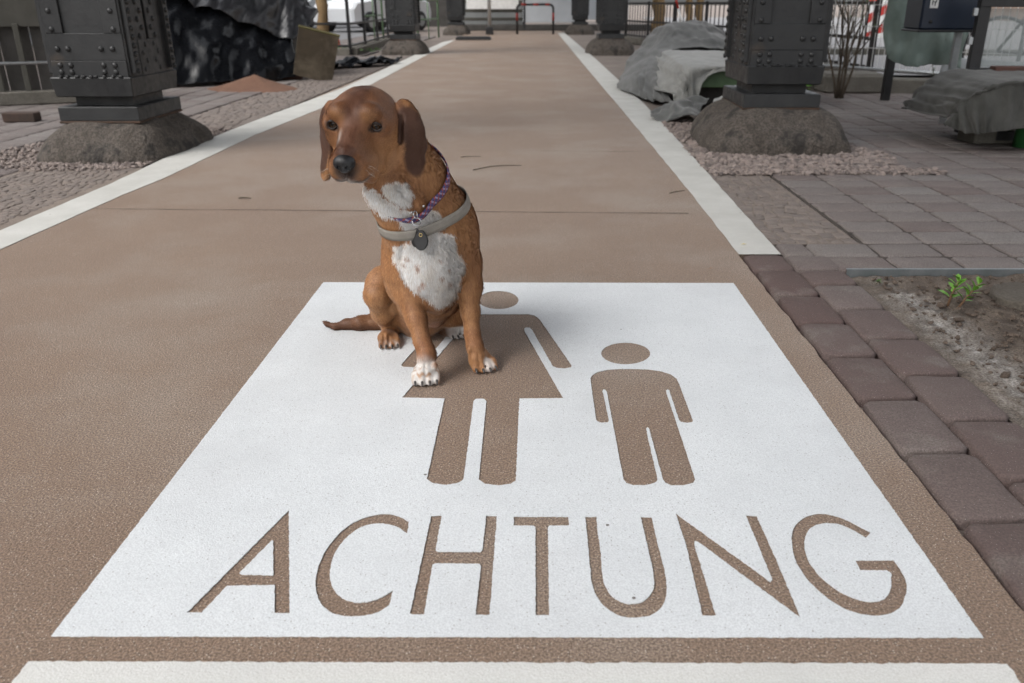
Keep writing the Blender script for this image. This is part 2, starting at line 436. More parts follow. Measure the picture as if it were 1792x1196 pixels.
def paving(name, stones, mat, kind='structure', **kw):
    V = []; F = []; A = [[], []]
    for s in stones:
        rounded_stone(V, F, A, *s[:4], kw.get('z', 0), .035, kw.get('rr', .012), kw.get('bev', .008), s[4], s[5], kw.get('jit', .002), kw.get('n', 3))
    o = mesh_obj(name, V, F, mat, smooth=True); set_attr(o, 'tone', A[0]); set_attr(o, 'red', A[1])
    return tag(o, kind=kind)
J = .0080
st = []
yb1 = [2.93, 2.735, 2.465, 2.225, 1.985, 1.735, 1.488, 1.245, 1.0, .755, .51, .265, .02]
for a, b in zip(yb1, yb1[1:]): st.append((.752, b + J, .892, a - J, rnd.uniform(0, .25), rnd.uniform(.45, 1.0)))
yb2 = [2.915, 2.735, 2.58, 2.345, 2.105, 1.865, 1.625, 1.38, 1.14, .9, .65, .4, .15]
for a, b in zip(yb2, yb2[1:]): st.append((.900, b + J, 1.052, a - J, rnd.uniform(.1, .4), rnd.uniform(.3, .8)))
paving('border_paving', st, m_paver, z=.002, rr=.014, bev=.007)
# stack bond field, right side
st = []
for r_ in range(-1, 42):
    y0 = 2.735 + .1755 * (r_ + 0); y1 = y0 + .1755
    if r_ < 0: continue
    for c_ in range(-1, 26):
        x0 = 1.022 + .235 * c_ + (.0 if r_ else 0); x1 = x0 + .235
        if r_ == 0:
            pass
        elif r_ == 1 and c_ == -1: x0 = .905
        if r_ == 0 and c_ == -1: continue
        if r_ > 1 and x0 < 1.2: continue
        if 4.49 < (y0 + y1) / 2 < 7.0 and (x0 + x1) / 2 < 2.07: continue
        if (y0 + y1) / 2 >= 7.0 and (x0 + x1) / 2 < 1.9: continue
        if (x0 + x1) / 2 > 1.6 + y1 * .62: continue
        st.append((x0 + J * .6, y0 + J * 1.15, x1 - J * .6, y1 - J * 1.15, min(1, max(0, rnd.gauss(.5, .3))), max(0, rnd.gauss(.10, .14))))
paving('brick_paving', st, m_paver, rr=.010, bev=.007, jit=.003)
# left side field
st = []
for r_ in range(0, 130):
    y0 = 2.2 + .1755 * r_; y1 = y0 + .1755
    for c_ in range(0, 22):
        x1 = -2.86 - .235 * c_ ; x0 = x1 - .235
        if 4.60 < (y0 + y1) / 2 < 6.2 and x0 > -3.55: continue
        if y0 > 12 and c_ > 10: continue
        if x1 < -1.0 - y1 * .68: continue
        if y0 > 15 and 15.2 < (y0 + y1) / 2 < 17.2 and c_ < 1: continue
        st.append((x0 + J * .8, y0 + J * .8, x1 - J * .8, y1 - J * .8, min(1, max(0, rnd.gauss(.6, .3))), max(0, rnd.gauss(.1, .12))))
paving('brick_paving', st, m_paver, rr=.01, bev=.011, n=1)
# small setts between line and field
def setts(x0, x1, y0, y1, size, ztop=.0):
    s = []; y = y0; row = 0
    while y < y1:
        x = x0 + (row % 2) * size * .5 * rnd.random(); w = size * rnd.uniform(.85, 1.15)
        while x < x1:
            l = size * rnd.uniform(.7, 1.35)
            s.append((x + .003, y + .003 + rnd.uniform(-.006, .006), min(x + l, x1) - .003, y + w - .003 + rnd.uniform(-.006, .006), rnd.random(), 0)); x += l
        y += w; row += 1
    return [q for q in s if q[2] - q[0] > .015]
paving('sett_paving', setts(.90, 1.235, 3.10, 4.55, .052), m_sett, rr=.006, bev=.002, jit=.005, n=1, z=-.003)
paving('sett_paving', setts(-2.84, -2.24, 2.0, 4.75, .044) + setts(-2.84, -2.22, 6.3, 22, .075), m_sett, rr=.007, bev=.002, jit=.004, n=1, z=-.004)

m_fill2 = nmat('dark joint sand', (.040, .032, .028), (.085, .070, .060), vscale=14, rough=1, bump=.003, bscale=80)  # darker fill that shows in the gaps of the right paver field
m_fill = nmat('joint sand', (.20, .165, .14), (.27, .225, .19), vscale=6, rough=1, bump=.004, bscale=80, grain=(.12, .095, .08), gscale=200, gmix=.5)
tag(mesh_obj('joint_sand', [(.90, 3.09, -.006), (1.24, 3.09, -.006), (1.24, 4.56, -.006), (.90, 4.56, -.006)], [(0, 1, 2, 3)], m_fill), kind='structure')
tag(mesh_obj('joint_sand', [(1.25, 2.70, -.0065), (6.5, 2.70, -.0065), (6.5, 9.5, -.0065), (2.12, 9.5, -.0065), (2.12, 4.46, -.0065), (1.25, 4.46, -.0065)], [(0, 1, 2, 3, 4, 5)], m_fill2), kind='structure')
tag(mesh_obj('joint_sand', [(-2.86, 1.9, -.007), (-2.1, 1.9, -.007), (-2.1, 4.7, -.007), (-2.86, 4.7, -.007)], [(0, 1, 2, 3)], m_fill), kind='structure')
# ------------------------------------------------------------------ gravel
def icos():
    t = (1 + 5 ** .5) / 2
    v = [(-1, t, 0), (1, t, 0), (-1, -t, 0), (1, -t, 0), (0, -1, t), (0, 1, t), (0, -1, -t), (0, 1, -t), (t, 0, -1), (t, 0, 1), (-t, 0, -1), (-t, 0, 1)]
    f = [(0, 11, 5), (0, 5, 1), (0, 1, 7), (0, 7, 10), (0, 10, 11), (1, 5, 9), (5, 11, 4), (11, 10, 2), (10, 7, 6), (7, 1, 8), (3, 9, 4), (3, 4, 2), (3, 2, 6), (3, 6, 8), (3, 8, 9), (4, 9, 5), (2, 4, 11), (6, 2, 10), (8, 6, 7), (9, 8, 1)]
    return np.array(v) / np.linalg.norm(v[0]), f
IV, IF = icos()
def stones(name, spots, mat, kind='stuff', flat=.65, smooth=False):
    V = []; F = []; T = []
    for (x, y, z, s) in spots:
        q = IV * (1 + np.array([[rnd.uniform(-.3, .3)] for _ in range(12)]))
        q = q * np.array([s * rnd.uniform(.8, 1.4), s * rnd.uniform(.7, 1.1), s * flat * rnd.uniform(.7, 1.2)])
        M = np.array(Matrix.Rotation(rnd.uniform(0, 6.28), 3, 'Z') @ Matrix.Rotation(rnd.uniform(-.6, .6), 3, 'X'))
        q = q @ M.T + np.array([x, y, z]); n = len(V); V += [tuple(a) for a in q]; F += [tuple(i + n for i in f) for f in IF]; T += [rnd.random() ** 1.5] * 12
    o = mesh_obj(name, V, F, mat, smooth=smooth); set_attr(o, 'tone', T); return tag(o, kind=kind)
def scatter(n, inside, box, smin, smax, z=-.01):
    o = []
    while len(o) < n:
        x, y = rnd.uniform(box[0], box[1]), rnd.uniform(box[2], box[3])
        if inside(x, y): o.append((x, y, z + rnd.uniform(0, .012), rnd.uniform(smin, smax)))
    return o
gr = scatter(1900, lambda x, y: x < 2.10 + .05 * math.sin(y * 9), (.93, 2.13, 4.50, 5.35), .011, .025)
gr += scatter(1500, lambda x, y: x < 1.25 or x > 1.9, (.95, 2.06, 5.3, 7.0), .010, .02)
gr += scatter(500, lambda x, y: y < 4.6, (.93, 2.2, 4.44, 4.6), .008, .016, .0)
stones('gravel', gr, m_gravel)
gl = scatter(2500, lambda x, y: x > -3.25 - .1 * math.sin(y * 5), (-3.4, -2.24, 4.66, 6.25), .008, .016)
gl += scatter(420, lambda x, y: True, (-3.8, -2.3, 4.58, 4.74), .007, .013, -.004)
gl = [g for g in gl if not (-2.95 < g[0] < -2.35 and 4.95 < g[1] < 5.9)]
stones('gravel', gl, m_gravel)

# ------------------------------------------------------------------ soil bed
def soil():
    nx, ny = 150, 130; x0, x1, y0, y1 = 1.056, 3.4, -.2, 2.685
    V = []; S = []
    for j in range(ny + 1):
        for i in range(nx + 1):
            x = x0 + (x1 - x0) * (i / nx) ** 1.4; y = y0 + (y1 - y0) * (1 - (1 - j / ny) ** 1.3)
            e = min(1, (x - x0) / .08)
            z = -.012 + e * (.008 + .022 * fbm((x, y, 0), 7, 5) + .014 * fbm((x, y, 3), 30, 3))
            salt = max(0, 1 - abs(x - x0 - .10 - .05 * mnoise.noise(Vector((y * 4, 0, 0)))) / .11) * (.5 + 1.4 * fbm((x, y, 9), 40, 4)) * (1 if y < 2.5 else .3)
            V.append((x, y, z)); S.append(max(0, min(1, salt * 1.0)))
    w = nx + 1
    F = [(j * w + i, j * w + i + 1, (j + 1) * w + i + 1, (j + 1) * w + i) for j in range(ny) for i in range(nx)]
    o = mesh_obj('soil', V, F, m_soil, smooth=True); set_attr(o, 'salt', S); tag(o, kind='structure')
soil()
cl = []
for (x, y, z, s) in scatter(2600, lambda x, y: True, (1.10, 2.3, .3, 2.66), .002, .008, -.006):
    cl.append((x, y, z + .004, s if rnd.random() < .93 else s * 1.8))
stones('soil_clods', cl, m_clod, flat=.7)
m_zinc = nmat('galvanised steel', (.20, .225, .23), (.28, .30, .31), vscale=20, rough=.45, metal=.7, bump=.0005, bscale=60)
mb = MB(); mb.box((2.27, 2.692, -.012), (2.44, .005, .055)); mb.box((2.27, 2.6965, .016), (2.44, .012, .003))
tag(mb.build('edging_strip', m_zinc), 'thin galvanised metal strip between the pavers and the soil bed', 'edging')
# ------------------------------------------------------------------ riveted steel columns of the viaduct
m_steel = nmat('grey painted steel', (.017, .018, .0195), (.028, .029, .030), vscale=5, rough=.5, bump=.0010, bscale=70, bump2=.004, b2scale=5, stain=(.055, .040, .028), stscale=3.1, stth=(.60, .72), rvar=.1)
m_rust = nmat('rust streaks', (.085, .045, .028), (.05, .035, .026), vscale=20, rough=.9, bump=.002, bscale=90)
m_stone = nmat('weathered concrete footing', (.075, .062, .051), (.175, .150, .128), vscale=7, vdet=10, rough=.95, bump=.016, bscale=46, grain=(.03, .026, .023), gscale=75, gmix=.7,
               stain=(.035, .031, .028), stscale=7, stth=(.5, .62), bump2=.012, b2scale=9)
def column_shaft():
    """shaft with recessed front and back panels and riveted angle flanges; local origin at ground centre"""
    H = 4.4; z0 = .50
    shaft = MB()
    w, d = .455, .62
    shaft.box((0, 0, (H + z0) / 2), (w - .09, d - .03, H - z0))                          # core, recessed in front and at the sides
    for sy in (-1, 1):
        fy = sy * (d / 2 - .006)
        shaft.box((0, fy, z0 + .045), (w - .02, .018, .09), .002)              # bottom splice plate
        shaft.box((0, fy - sy * .003, z0 + .165), (w - .02, .014, .148), .002)   # second plate
        shaft.box((0, fy - sy * .003, z0 + 2.6), (w - .02, .014, 1.2), .002)
        for sx in (-1, 1):                                                   # angle legs on the front
            shaft.box((sx * (w / 2 - .062), fy - sy * .002, (H + z0 + .24) / 2), (.100, .016, H - z0 - .24), .002)
            # angle legs on the sides: two strips with a slit between them
            shaft.box((sx * (w / 2 - .009), sy * (d / 2 - .15), (H + z0) / 2), (.018, .285, H - z0), .003)
            # outer web plate standing out from the corner
            shaft.box((sx * (w / 2 + .012), sy * (d / 2 - .055), (H + z0) / 2 + .01), (.028, .06, H - z0 - .02), .002)
    for sx in (-1, 1):
        shaft.box((sx * (w / 2 - .006), 0, z0 + .10), (.020, .30, .20), .002)
    riv = MB()
    def rivet(p, axis):
        r_ = .0165
        if axis == 'y': riv.sphere(p, (r_, r_ * .75, r_), 8, 6)
        else: riv.sphere(p, (r_ * .75, r_, r_), 8, 6)
    fy = -(d / 2 + .003)
    for sy in (-1, 1):
        for z in (.028, .066):
            for x in (-.165, -.105, .085, .150): rivet((x, sy * (d / 2 + .003), z0 + z), 'y')
        for x in (-.165, -.105, .085, .150): rivet((x, sy * (d / 2), z0 + .155), 'y')
        z = z0 + .26
        while z < H - .05:
            for x in (-.175, .175): rivet((x, sy * (d / 2 - .001), z), 'y')
            z += .098
        for sx in (-1, 1):
            z = z0 + .03; k = 0
            while z < H - .05:
                yy = sy * (d / 2 - .205 - (.045 if k % 2 else 0)); rivet((sx * (w / 2 + .001), yy, z), 'x')
                rivet((sx * (w / 2 + .027), sy * (d / 2 - .055), z), 'x')
                z += .047; k += 1
    return shaft, riv
shaft_mb, riv_mb = column_shaft()
def footing_mesh(seed):
    V = []; F = []; nu, nv = 56, 16
    for j in range(nv + 1):
        t = j / nv
        for i in range(nu):
            a = 2 * math.pi * i / nu; ca, sa = math.cos(a), math.sin(a)
            p = 4.6
            r_ = (abs(ca) ** p + abs(sa) ** p) ** (-1 / p)
            prof = 1 - .05 * t - .40 * max(0, (t - .30) / .70) ** 1.5
            z = -.04 + .29 * (1 - (1 - t) ** 1.15)
            x, y = .46 * r_ * ca * prof, .56 * r_ * sa * prof
            n = fbm((x * 1.0 + seed, y, z), 5, 5)
            f = 1 + .12 * n
            V.append((x * f, y * f, z + .02 * n * (t > .4)))
    for j in range(nv):
        for i in range(nu):
            k = (i + 1) % nu; F.append((j * nu + i, j * nu + k, (j + 1) * nu + k, (j + 1) * nu + i))
    F.append(tuple(nv * nu + i for i in range(nu)))
    return V, F
def make_column(seed):
    root = empty('steel_column')
    shaft_mb.build('shaft', m_steel, root)
    riv_mb.build('rivets', m_steel, root)
    sh = MB(); sh.box((0, 0, .445), (.475, .66, .112), .006, taper=.955)
    for i in range(9): sh.box((-.17 + .042 * i + rnd.uniform(-.01, .01), -.325, .505), (rnd.uniform(.012, .03), .02, .012), .003)
    sh.box((0, 0, .36), (.34, .42, .058)); sh.build('bearing_shoe', m_steel, root)
    pl = MB(); pl.box((0, 0, .292), (.475, .62, .082), .005); pl.build('pedestal_plate', m_steel, root)
    gr_ = MB(); gr_.box((0, 0, .245), (.482, .628, .014), .004); gr_.build('rust_bed', m_rust, root)
    V, F = footing_mesh(seed); mesh_obj('footing', V, F, m_stone, root, True)
    cp = MB(); cp.box((0, 0, 4.46), (.75, .9, .12), .01); cp.build('capital', m_steel, root)
    return root
cols = [(1.515, 5.62, 'dark grey riveted steel column on a stone footing, nearest on the right of the path', 0),
        (-2.585, 5.34, 'dark grey riveted steel column on a stone footing, nearest on the left of the path', -.045),
        (1.37, 16.55, 'second steel column right of the path, smaller, behind the heap of grey blankets', 0),
        (-2.42, 16.2, 'second steel column left of the path, beside the green tube railings', 0),
        (1.33, 27.6, 'far small steel column right of the path, beside the end of the white line', 0),
        (-2.45, 26.9, 'far small steel column left of the path, behind the green tube railing', 0)]
proto = make_column(1.0)
for i, (x, y, lab, dz) in enumerate(cols):
    o = proto if i == 0 else copy_tree(proto)
    if i % 2:
        for ch in o.children:
            if ch.name.startswith('footing'): ch.scale = (.88, .96, 1)
    o.location = (x, y, dz); tag(o, lab, 'steel column', 'steel columns of the viaduct')
    if i % 2: o.rotation_euler.z = R(180 if i == 3 else 0)
# longitudinal girders carried by the columns (above the frame)
def girder(x):
    mb = MB(); L0, L1 = 3.5, 30
    mb.box((x, (L0 + L1) / 2, 4.86), (.03, L1 - L0, .66)); mb.box((x, (L0 + L1) / 2, 4.535), (.36, L1 - L0, .03)); mb.box((x, (L0 + L1) / 2, 5.205), (.36, L1 - L0, .03))
    y = L0 + .1
    while y < L1: mb.box((x, y, 4.87), (.20, .02, .636)); y += 1.2
    return mb.build('girder', m_steel)
tag(girder(1.45), 'riveted steel girder carried by the right row of columns', 'girder', 'girders of the viaduct')
tag(girder(-2.5), 'riveted steel girder carried by the left row of columns', 'girder', 'girders of the viaduct')
# ------------------------------------------------------------------ the dog: one signed-distance body, polygonised with surface nets
f4 = np.float32
class SDF:
    def __init__(s, lo, hi, h):
        s.lo = np.array(lo, f4); s.h = h
        s.n = [int(math.ceil((hi[i] - lo[i]) / h)) + 1 for i in range(3)]
        s.ax = [s.lo[i] + h * np.arange(s.n[i], dtype=f4) for i in range(3)]
        s.D = np.full(s.n, .06, f4)
    def win(s, lo, hi, pad):
        sl = []
        for i in range(3):
            a = int(max(0, math.floor((lo[i] - pad - s.lo[i]) / s.h))); b = int(min(s.n[i], math.ceil((hi[i] + pad - s.lo[i]) / s.h) + 1))
            sl.append(slice(a, max(a, b)))
        return tuple(sl)
    def grid(s, sl):
        return (s.ax[0][sl[0]][:, None, None], s.ax[1][sl[1]][None, :, None], s.ax[2][sl[2]][None, None, :])
    def merge(s, sl, d, k, op):
        o = s.D[sl]
        if op == 'u':
            if k > 0:
                hh = np.clip(.5 + .5 * (o - d) / k, 0, 1); r_ = o * (1 - hh) + d * hh - k * hh * (1 - hh)
            else: r_ = np.minimum(o, d)
        else:
            if k > 0:
                hh = np.clip(.5 - .5 * (o + d) / k, 0, 1); r_ = o * (1 - hh) - d * hh + k * hh * (1 - hh)
            else: r_ = np.maximum(o, -d)
        s.D[sl] = r_
    def cap(s, a, b, ra, rb=None, k=.02, op='u'):
        rb = ra if rb is None else rb; a = np.array(a, f4); b = np.array(b, f4); R_ = max(ra, rb)
        sl = s.win(np.minimum(a, b) - R_, np.maximum(a, b) + R_, k + .03); X, Y, Z = s.grid(sl)
        ab = b - a; L = float(ab @ ab) + 1e-9
        t = np.clip(((X - a[0]) * ab[0] + (Y - a[1]) * ab[1] + (Z - a[2]) * ab[2]) / L, 0, 1)
        d = np.sqrt((X - a[0] - t * ab[0]) ** 2 + (Y - a[1] - t * ab[1]) ** 2 + (Z - a[2] - t * ab[2]) ** 2) - (ra + (rb - ra) * t)
        s.merge(sl, d, k, op); return s
    def ell(s, c, r, M=None, k=.02, op='u'):
        """M: 3x3 whose columns are the ellipsoid's axes"""
        c = np.array(c, f4); R_ = max(r); sl = s.win(c - R_, c + R_, k + .03); X, Y, Z = s.grid(sl)
        X = X - c[0]; Y = Y - c[1]; Z = Z - c[2]
        if M is None: M = np.eye(3)
        M = np.array(M, f4)
        q = [X * M[0, i] + Y * M[1, i] + Z * M[2, i] for i in range(3)]
        k0 = np.sqrt(sum((q[i] / r[i]) ** 2 for i in range(3))); k1 = np.sqrt(sum((q[i] / r[i] ** 2) ** 2 for i in range(3))) + 1e-6
        s.merge(sl, (k0 * (k0 - 1) / k1).astype(f4), k, op); return s
    def chain(s, pts, k=.02, op='u'):
        for (a, ra), (b, rb) in zip(pts, pts[1:]): s.cap(a, b, ra, rb, k, op)
        return s
    def sample(s, p):
        q = (np.asarray(p, f4) - s.lo) / s.h
        i0 = np.clip(np.floor(q).astype(int), 0, np.array(s.n) - 2); f = np.clip(q - i0, 0, 1)
        r_ = 0
        for dx in (0, 1):
            for dy in (0, 1):
                for dz in (0, 1):
                    w = (f[..., 0] if dx else 1 - f[..., 0]) * (f[..., 1] if dy else 1 - f[..., 1]) * (f[..., 2] if dz else 1 - f[..., 2])
                    r_ = r_ + w * s.D[i0[..., 0] + dx, i0[..., 1] + dy, i0[..., 2] + dz]
        return r_
    def grad(s, p):
        e = s.h * 1.2; p = np.asarray(p, f4); g = np.stack([s.sample(p + np.eye(3, dtype=f4)[i] * e) - s.sample(p - np.eye(3, dtype=f4)[i] * e) for i in range(3)], -1)
        return g / (np.linalg.norm(g, axis=-1, keepdims=True) + 1e-9)
    def blur(s, it=1):
        for _ in range(it):
            for a in range(3):
                D = s.D; E_ = D.copy(); ix = [slice(None)] * 3; im = list(ix); ip = list(ix); ix[a] = slice(1, -1); im[a] = slice(0, -2); ip[a] = slice(2, None)
                E_[tuple(ix)] = .5 * D[tuple(ix)] + .25 * (D[tuple(im)] + D[tuple(ip)]); s.D = E_
    def mesh(s):
        D = s.D; ins = D < 0
        nx, ny, nz = D.shape
        c = np.zeros((nx - 1, ny - 1, nz - 1), np.int8)
        for dx in (0, 1):
            for dy in (0, 1):
                for dz in (0, 1): c += ins[dx:nx - 1 + dx, dy:ny - 1 + dy, dz:nz - 1 + dz]
        act = (c > 0) & (c < 8); I = np.argwhere(act); idx = -np.ones(act.shape, np.int64); idx[act] = np.arange(len(I))
        acc = np.zeros((len(I), 3)); cnt = np.zeros(len(I))
        cor = [(x, y, z) for x in (0, 1) for y in (0, 1) for z in (0, 1)]
        for a in cor:
            for ax in range(3):
                if a[ax]: continue
                b = list(a); b[ax] = 1
                va = D[I[:, 0] + a[0], I[:, 1] + a[1], I[:, 2] + a[2]]; vb = D[I[:, 0] + b[0], I[:, 1] + b[1], I[:, 2] + b[2]]
                m = (va < 0) != (vb < 0); t = np.where(m, va / (va - vb + 1e-12), 0)
                p = np.zeros((len(I), 3)) + np.array(a); p[:, ax] += t
                acc[m] += p[m]; cnt[m] += 1
        V = s.lo + s.h * (I + acc / cnt[:, None])
        F = []
        for ax in range(3):
            u, v = (ax + 1) % 3, (ax + 2) % 3
            sa = [slice(None)] * 3; sb = [slice(None)] * 3; sa[ax] = slice(0, -1); sb[ax] = slice(1, None)
            A_ = ins[tuple(sa)]; B_ = ins[tuple(sb)]; E_ = np.argwhere(A_ != B_)
            E_ = E_[(E_[:, u] > 0) & (E_[:, v] > 0) & (E_[:, u] < D.shape[u] - 1) & (E_[:, v] < D.shape[v] - 1)]
            flip = A_[E_[:, 0], E_[:, 1], E_[:, 2]]
            q = []
            for du, dv in ((-1, -1), (0, -1), (0, 0), (-1, 0)):
                w = E_.copy(); w[:, u] += du; w[:, v] += dv; q.append(idx[w[:, 0], w[:, 1], w[:, 2]])
            q = np.stack(q, 1); q[~flip] = q[~flip][:, ::-1]; F.append(q)
        return V, np.concatenate(F)

def np_mesh(name, V, F, mat, parent=None, smooth=True, loc=(0, 0, 0)):
    me = bpy.data.meshes.new(name); nf, k = F.shape
    V = np.asarray(V) - np.array(loc)
    me.vertices.add(len(V)); me.vertices.foreach_set('co', np.asarray(V, f4).ravel())
    me.loops.add(nf * k); me.loops.foreach_set('vertex_index', F.astype(np.int32).ravel())
    me.polygons.add(nf); me.polygons.foreach_set('loop_start', (np.arange(nf) * k).astype(np.int32))
    try: me.polygons.foreach_set('loop_total', np.full(nf, k, np.int32))
    except Exception: pass
    me.update(calc_edges=True)
    me.polygons.foreach_set('use_smooth', np.ones(nf, bool) if smooth else np.zeros(nf, bool))
    me.materials.append(mat)
    o = bpy.data.objects.new(name, me); col.objects.link(o)
    if parent: o.parent = parent
    return o

# head frame
h_az = R(-4.0); h_pt = R(-20)
HF = Vector((math.sin(h_az) * math.cos(h_pt), -math.cos(h_az) * math.cos(h_pt), math.sin(h_pt)))
HX = HF.cross(Vector((0, 0, 1))).normalized() * -1      # towards the photo's right
HX = (HX + Vector((0, 0, -.035))).normalized()
HU = HX.cross(HF).normalized() * -1
if HU.z < 0: HU = -HU
HO = P(620, 221, 1.835)                                  # between the eyes
def H(x, y, z): return HO + HX * x + HF * y + HU * z
HM = np.array([[HX[i], HF[i], HU[i]] for i in range(3)])

S = SDF((-.66, 1.70, -.012), (-.03, 2.42, .76), .003)
def PR(px, py, Y, r_): return (P(px, py, Y), r_)
# ---- torso
S.chain([PR(775, 385, 2.05, .078), PR(765, 455, 2.15, .098), PR(735, 530, 2.235, .098)], .05)
S.chain([PR(748, 395, 1.995, .092), PR(752, 455, 1.985, .100), PR(752, 500, 2.02, .080), PR(735, 555, 2.14, .062)], .05)
S.ell(P(755, 465, 1.935), (.062, .05, .085), k=.04)      # fore-chest
S.ell(P(768, 512, 1.935), (.034, .035, .045), k=.03)
# shoulders
S.chain([PR(716, 425, 1.975, .054), PR(708, 480, 1.955, .046)], .035)
S.chain([PR(798, 410, 2.01, .052), PR(803, 462, 1.985, .045)], .035)
# neck
S.chain([PR(694, 262, 1.955, .070), PR(722, 322, 1.985, .080), PR(752, 385, 2.01, .092)], .04)
S.chain([PR(670, 300, 1.90, .045), PR(690, 345, 1.915, .050), PR(715, 395, 1.93, .060)], .04)   # throat skin
S.cap(P(655, 338, 1.885), P(705, 378, 1.905), .018, .022, .02)                                  # throat fold
S.cap(P(690, 322, 1.872), P(728, 358, 1.892), .020, .020, .015)
# ---- front leg, photo left
S.chain([PR(708, 478, 1.955, .044), PR(716, 515, 1.925, .035), PR(729, 560, 1.885, .0240), PR(739, 598, 1.853, .0190), PR(746, 625, 1.835, .0200), PR(744, 650, 1.822, .0175)], .012)
S.ell(P(700, 500, 1.96), (.030, .034, .045), k=.02)      # elbow
S.ell(P(748, 616, 1.838), (.0185, .02, .022), k=.012)     # wrist
# ---- front leg, photo right
S.chain([PR(812, 460, 1.985, .044), PR(820, 500, 1.965, .033), PR(823, 545, 1.945, .0225), PR(827, 585, 1.925, .0180), PR(831, 605, 1.915, .0195), PR(834, 628, 1.90, .019)], .012)
S.ell(P(812, 486, 1.985), (.032, .034, .042), k=.02)
# ---- paws: toes as rounded arches
CLAWS = []; TOEGAPS = []
def paw(cx, cy, ang, w, L, hgt, px0=None, toes=(-.36, -.125, .125, .36), k=.0045, back=None):
    d = Vector((math.sin(ang), -math.cos(ang), 0)); sd_ = Vector((math.cos(ang), math.sin(ang), 0)); c = Vector((cx, cy, 0))
    S.ell(c + Vector((0, 0, hgt * .52)) - d * L * .22, (w * .43, L * .36, hgt * .50), M=np.array([[sd_[i], d[i], (0, 0, 1)[i]] for i in range(3)]), k=.012)
    for tt in (-.243, 0.0, .243): TOEGAPS.append((c + sd_ * w * tt * 1.05 + d * L * .04 + Vector((0, 0, hgt * .22)), d))
    for t in toes:
        r_ = w * .160; f = 1 - abs(t) * .55
        fan = d + sd_ * t * .16; fan.normalize()
        a = c + sd_ * w * t * 1.0 - d * L * .16 + Vector((0, 0, hgt * .70))
        b = c + sd_ * w * t * 1.10 + fan * L * .20 * f + Vector((0, 0, hgt * .56))
        e = c + sd_ * w * t * 1.10 + fan * L * (.50 * f - .02) + Vector((0, 0, r_ * 1.02))
        S.cap(a, b, r_ * .80, r_ * 1.10, k); S.cap(b, e, r_ * 1.10, r_ * .98, k * .7)
        CLAWS.append((e + fan * r_ * .62 + Vector((0, 0, r_ * .10)), fan, r_))
pl = G(742, 672); paw(pl[0] + .002, pl[1] + .022, R(8), .060, .078, .036)
S.cap(P(744, 648, 1.822), Vector((pl[0] + .002, pl[1] + .040, .030)), .0185, .020, .012)
pr = G(845, 650); paw(pr[0] - .004, pr[1] + .024, R(20), .058, .080, .034)
S.cap(P(834, 628, 1.90), Vector((pr[0] - .012, pr[1] + .048, .030)), .019, .020, .012)
# ---- hind legs
S.chain([PR(708, 512, 2.20, .074), PR(674, 500, 2.085, .049), PR(662, 516, 2.05, .037)], .014)
S.chain([PR(662, 516, 2.05, .034), PR(671, 545, 2.09, .032), PR(684, 574, 2.15, .025)], .012)
S.ell(P(700, 540, 2.15), (.040, .06, .05), k=.015)
S.ell(P(690, 528, 2.075), (.020, .026, .036), k=.008)
S.ell(P(730, 556, 2.16), (.052, .06, .034), k=.015)
S.cap(P(690, 580, 2.16), P(672, 592, 2.055), .021, .0185, .012)
ph = G(679, 609); paw(ph[0] + .001, ph[1] + .024, R(8), .050, .078, .030)
S.chain([PR(765, 510, 2.23, .075), PR(790, 530, 2.14, .045), PR(800, 548, 2.12, .034)], .04)
S.chain([PR(800, 548, 2.12, .032), PR(772, 574, 2.20, .026)], .02)
S.cap(P(768, 578, 2.20), P(788, 584, 2.13), .022, .019, .012)
ph2 = G(800, 592); paw(ph2[0] - .003, ph2[1] + .024, R(22), .050, .078, .030)
S.cap(P(757, 548, 2.05), P(762, 563, 2.02), .016, .013, .015)          # sheath
S.ell(P(745, 565, 2.12), (.035, .05, .025), k=.02)
# ---- tail
def gz(px, py, z, dy=0): g = G(px, py, z); return Vector((g[0], g[1] + dy, z))
S.chain([(P(700, 560, 2.24), .030), (gz(655, 571, .020, .03), .0215), (gz(630, 571, .019, .02), .0195), (gz(605, 571, .014, .01), .0125), (gz(588, 572, .012), .0070), (gz(574, 568, .014), .0032), (gz(566, 563, .024), .002)], .018)
# ---- head
def he(c, r_, k=.015, op='u', rot=None):
    M = HM if rot is None else HM @ np.array(rot.to_3x3()); S.ell(H(*c), r_, M, k, op)
he((0, -.082, -.014), (.074, .086, .052), .03)           # skull
he((0, -.050, .004), (.050, .056, .036), .03)
S.cap(H(0, -.10, -.038), P(700, 285, 1.97), .058, .066, .03)  # skull to neck
for s_ in (-1, 1):
    he((s_ * .048, -.05, -.035), (.030, .052, .045), .025)   # cheek
    he((s_ * .034, -.016, .026), (.024, .022, .017), .020)   # brow
    he((s_ * .060, -.030, -.004), (.014, .034, .014), .018)   # cheek bone
    he((s_ * .0460, .001, -.001), (.0125, .0100, .0085), .006, 's')
    he((s_ * .0300, .018, -.004), (.010, .016, .009), .014, 's')     # hollow at the inner eye corner
    S.cap(H(s_ * .047, .012, -.024), H(s_ * .049, .022, -.060), .003, .003, .014, 's')   # crease under the cheek   # eye socket
S.cap(H(0, -.015, -.020), H(0, .082, -.028), .036, .0275, .02)      # muzzle bridge
S.cap(H(0, -.02, -.052), H(0, .070, -.060), .038, .024, .02)
for s_ in (-1, 1):
    he((s_ * .0225, .070, -.057), (.0225, .037, .032), .010)          # upper lip pads
    he((s_ * .0300, .040, -.066), (.0210, .042, .029), .012)          # flews
    S.cap(H(s_ * .010, .100, -.066), H(s_ * .036, .050, -.095), .010, .011, .007)
    S.cap(H(s_ * .036, .050, -.095), H(s_ * .044, .014, -.091), .011, .012, .008)
    S.cap(H(s_ * .044, .014, -.086), H(s_ * .046, -.010, -.070), .012, .012, .012)
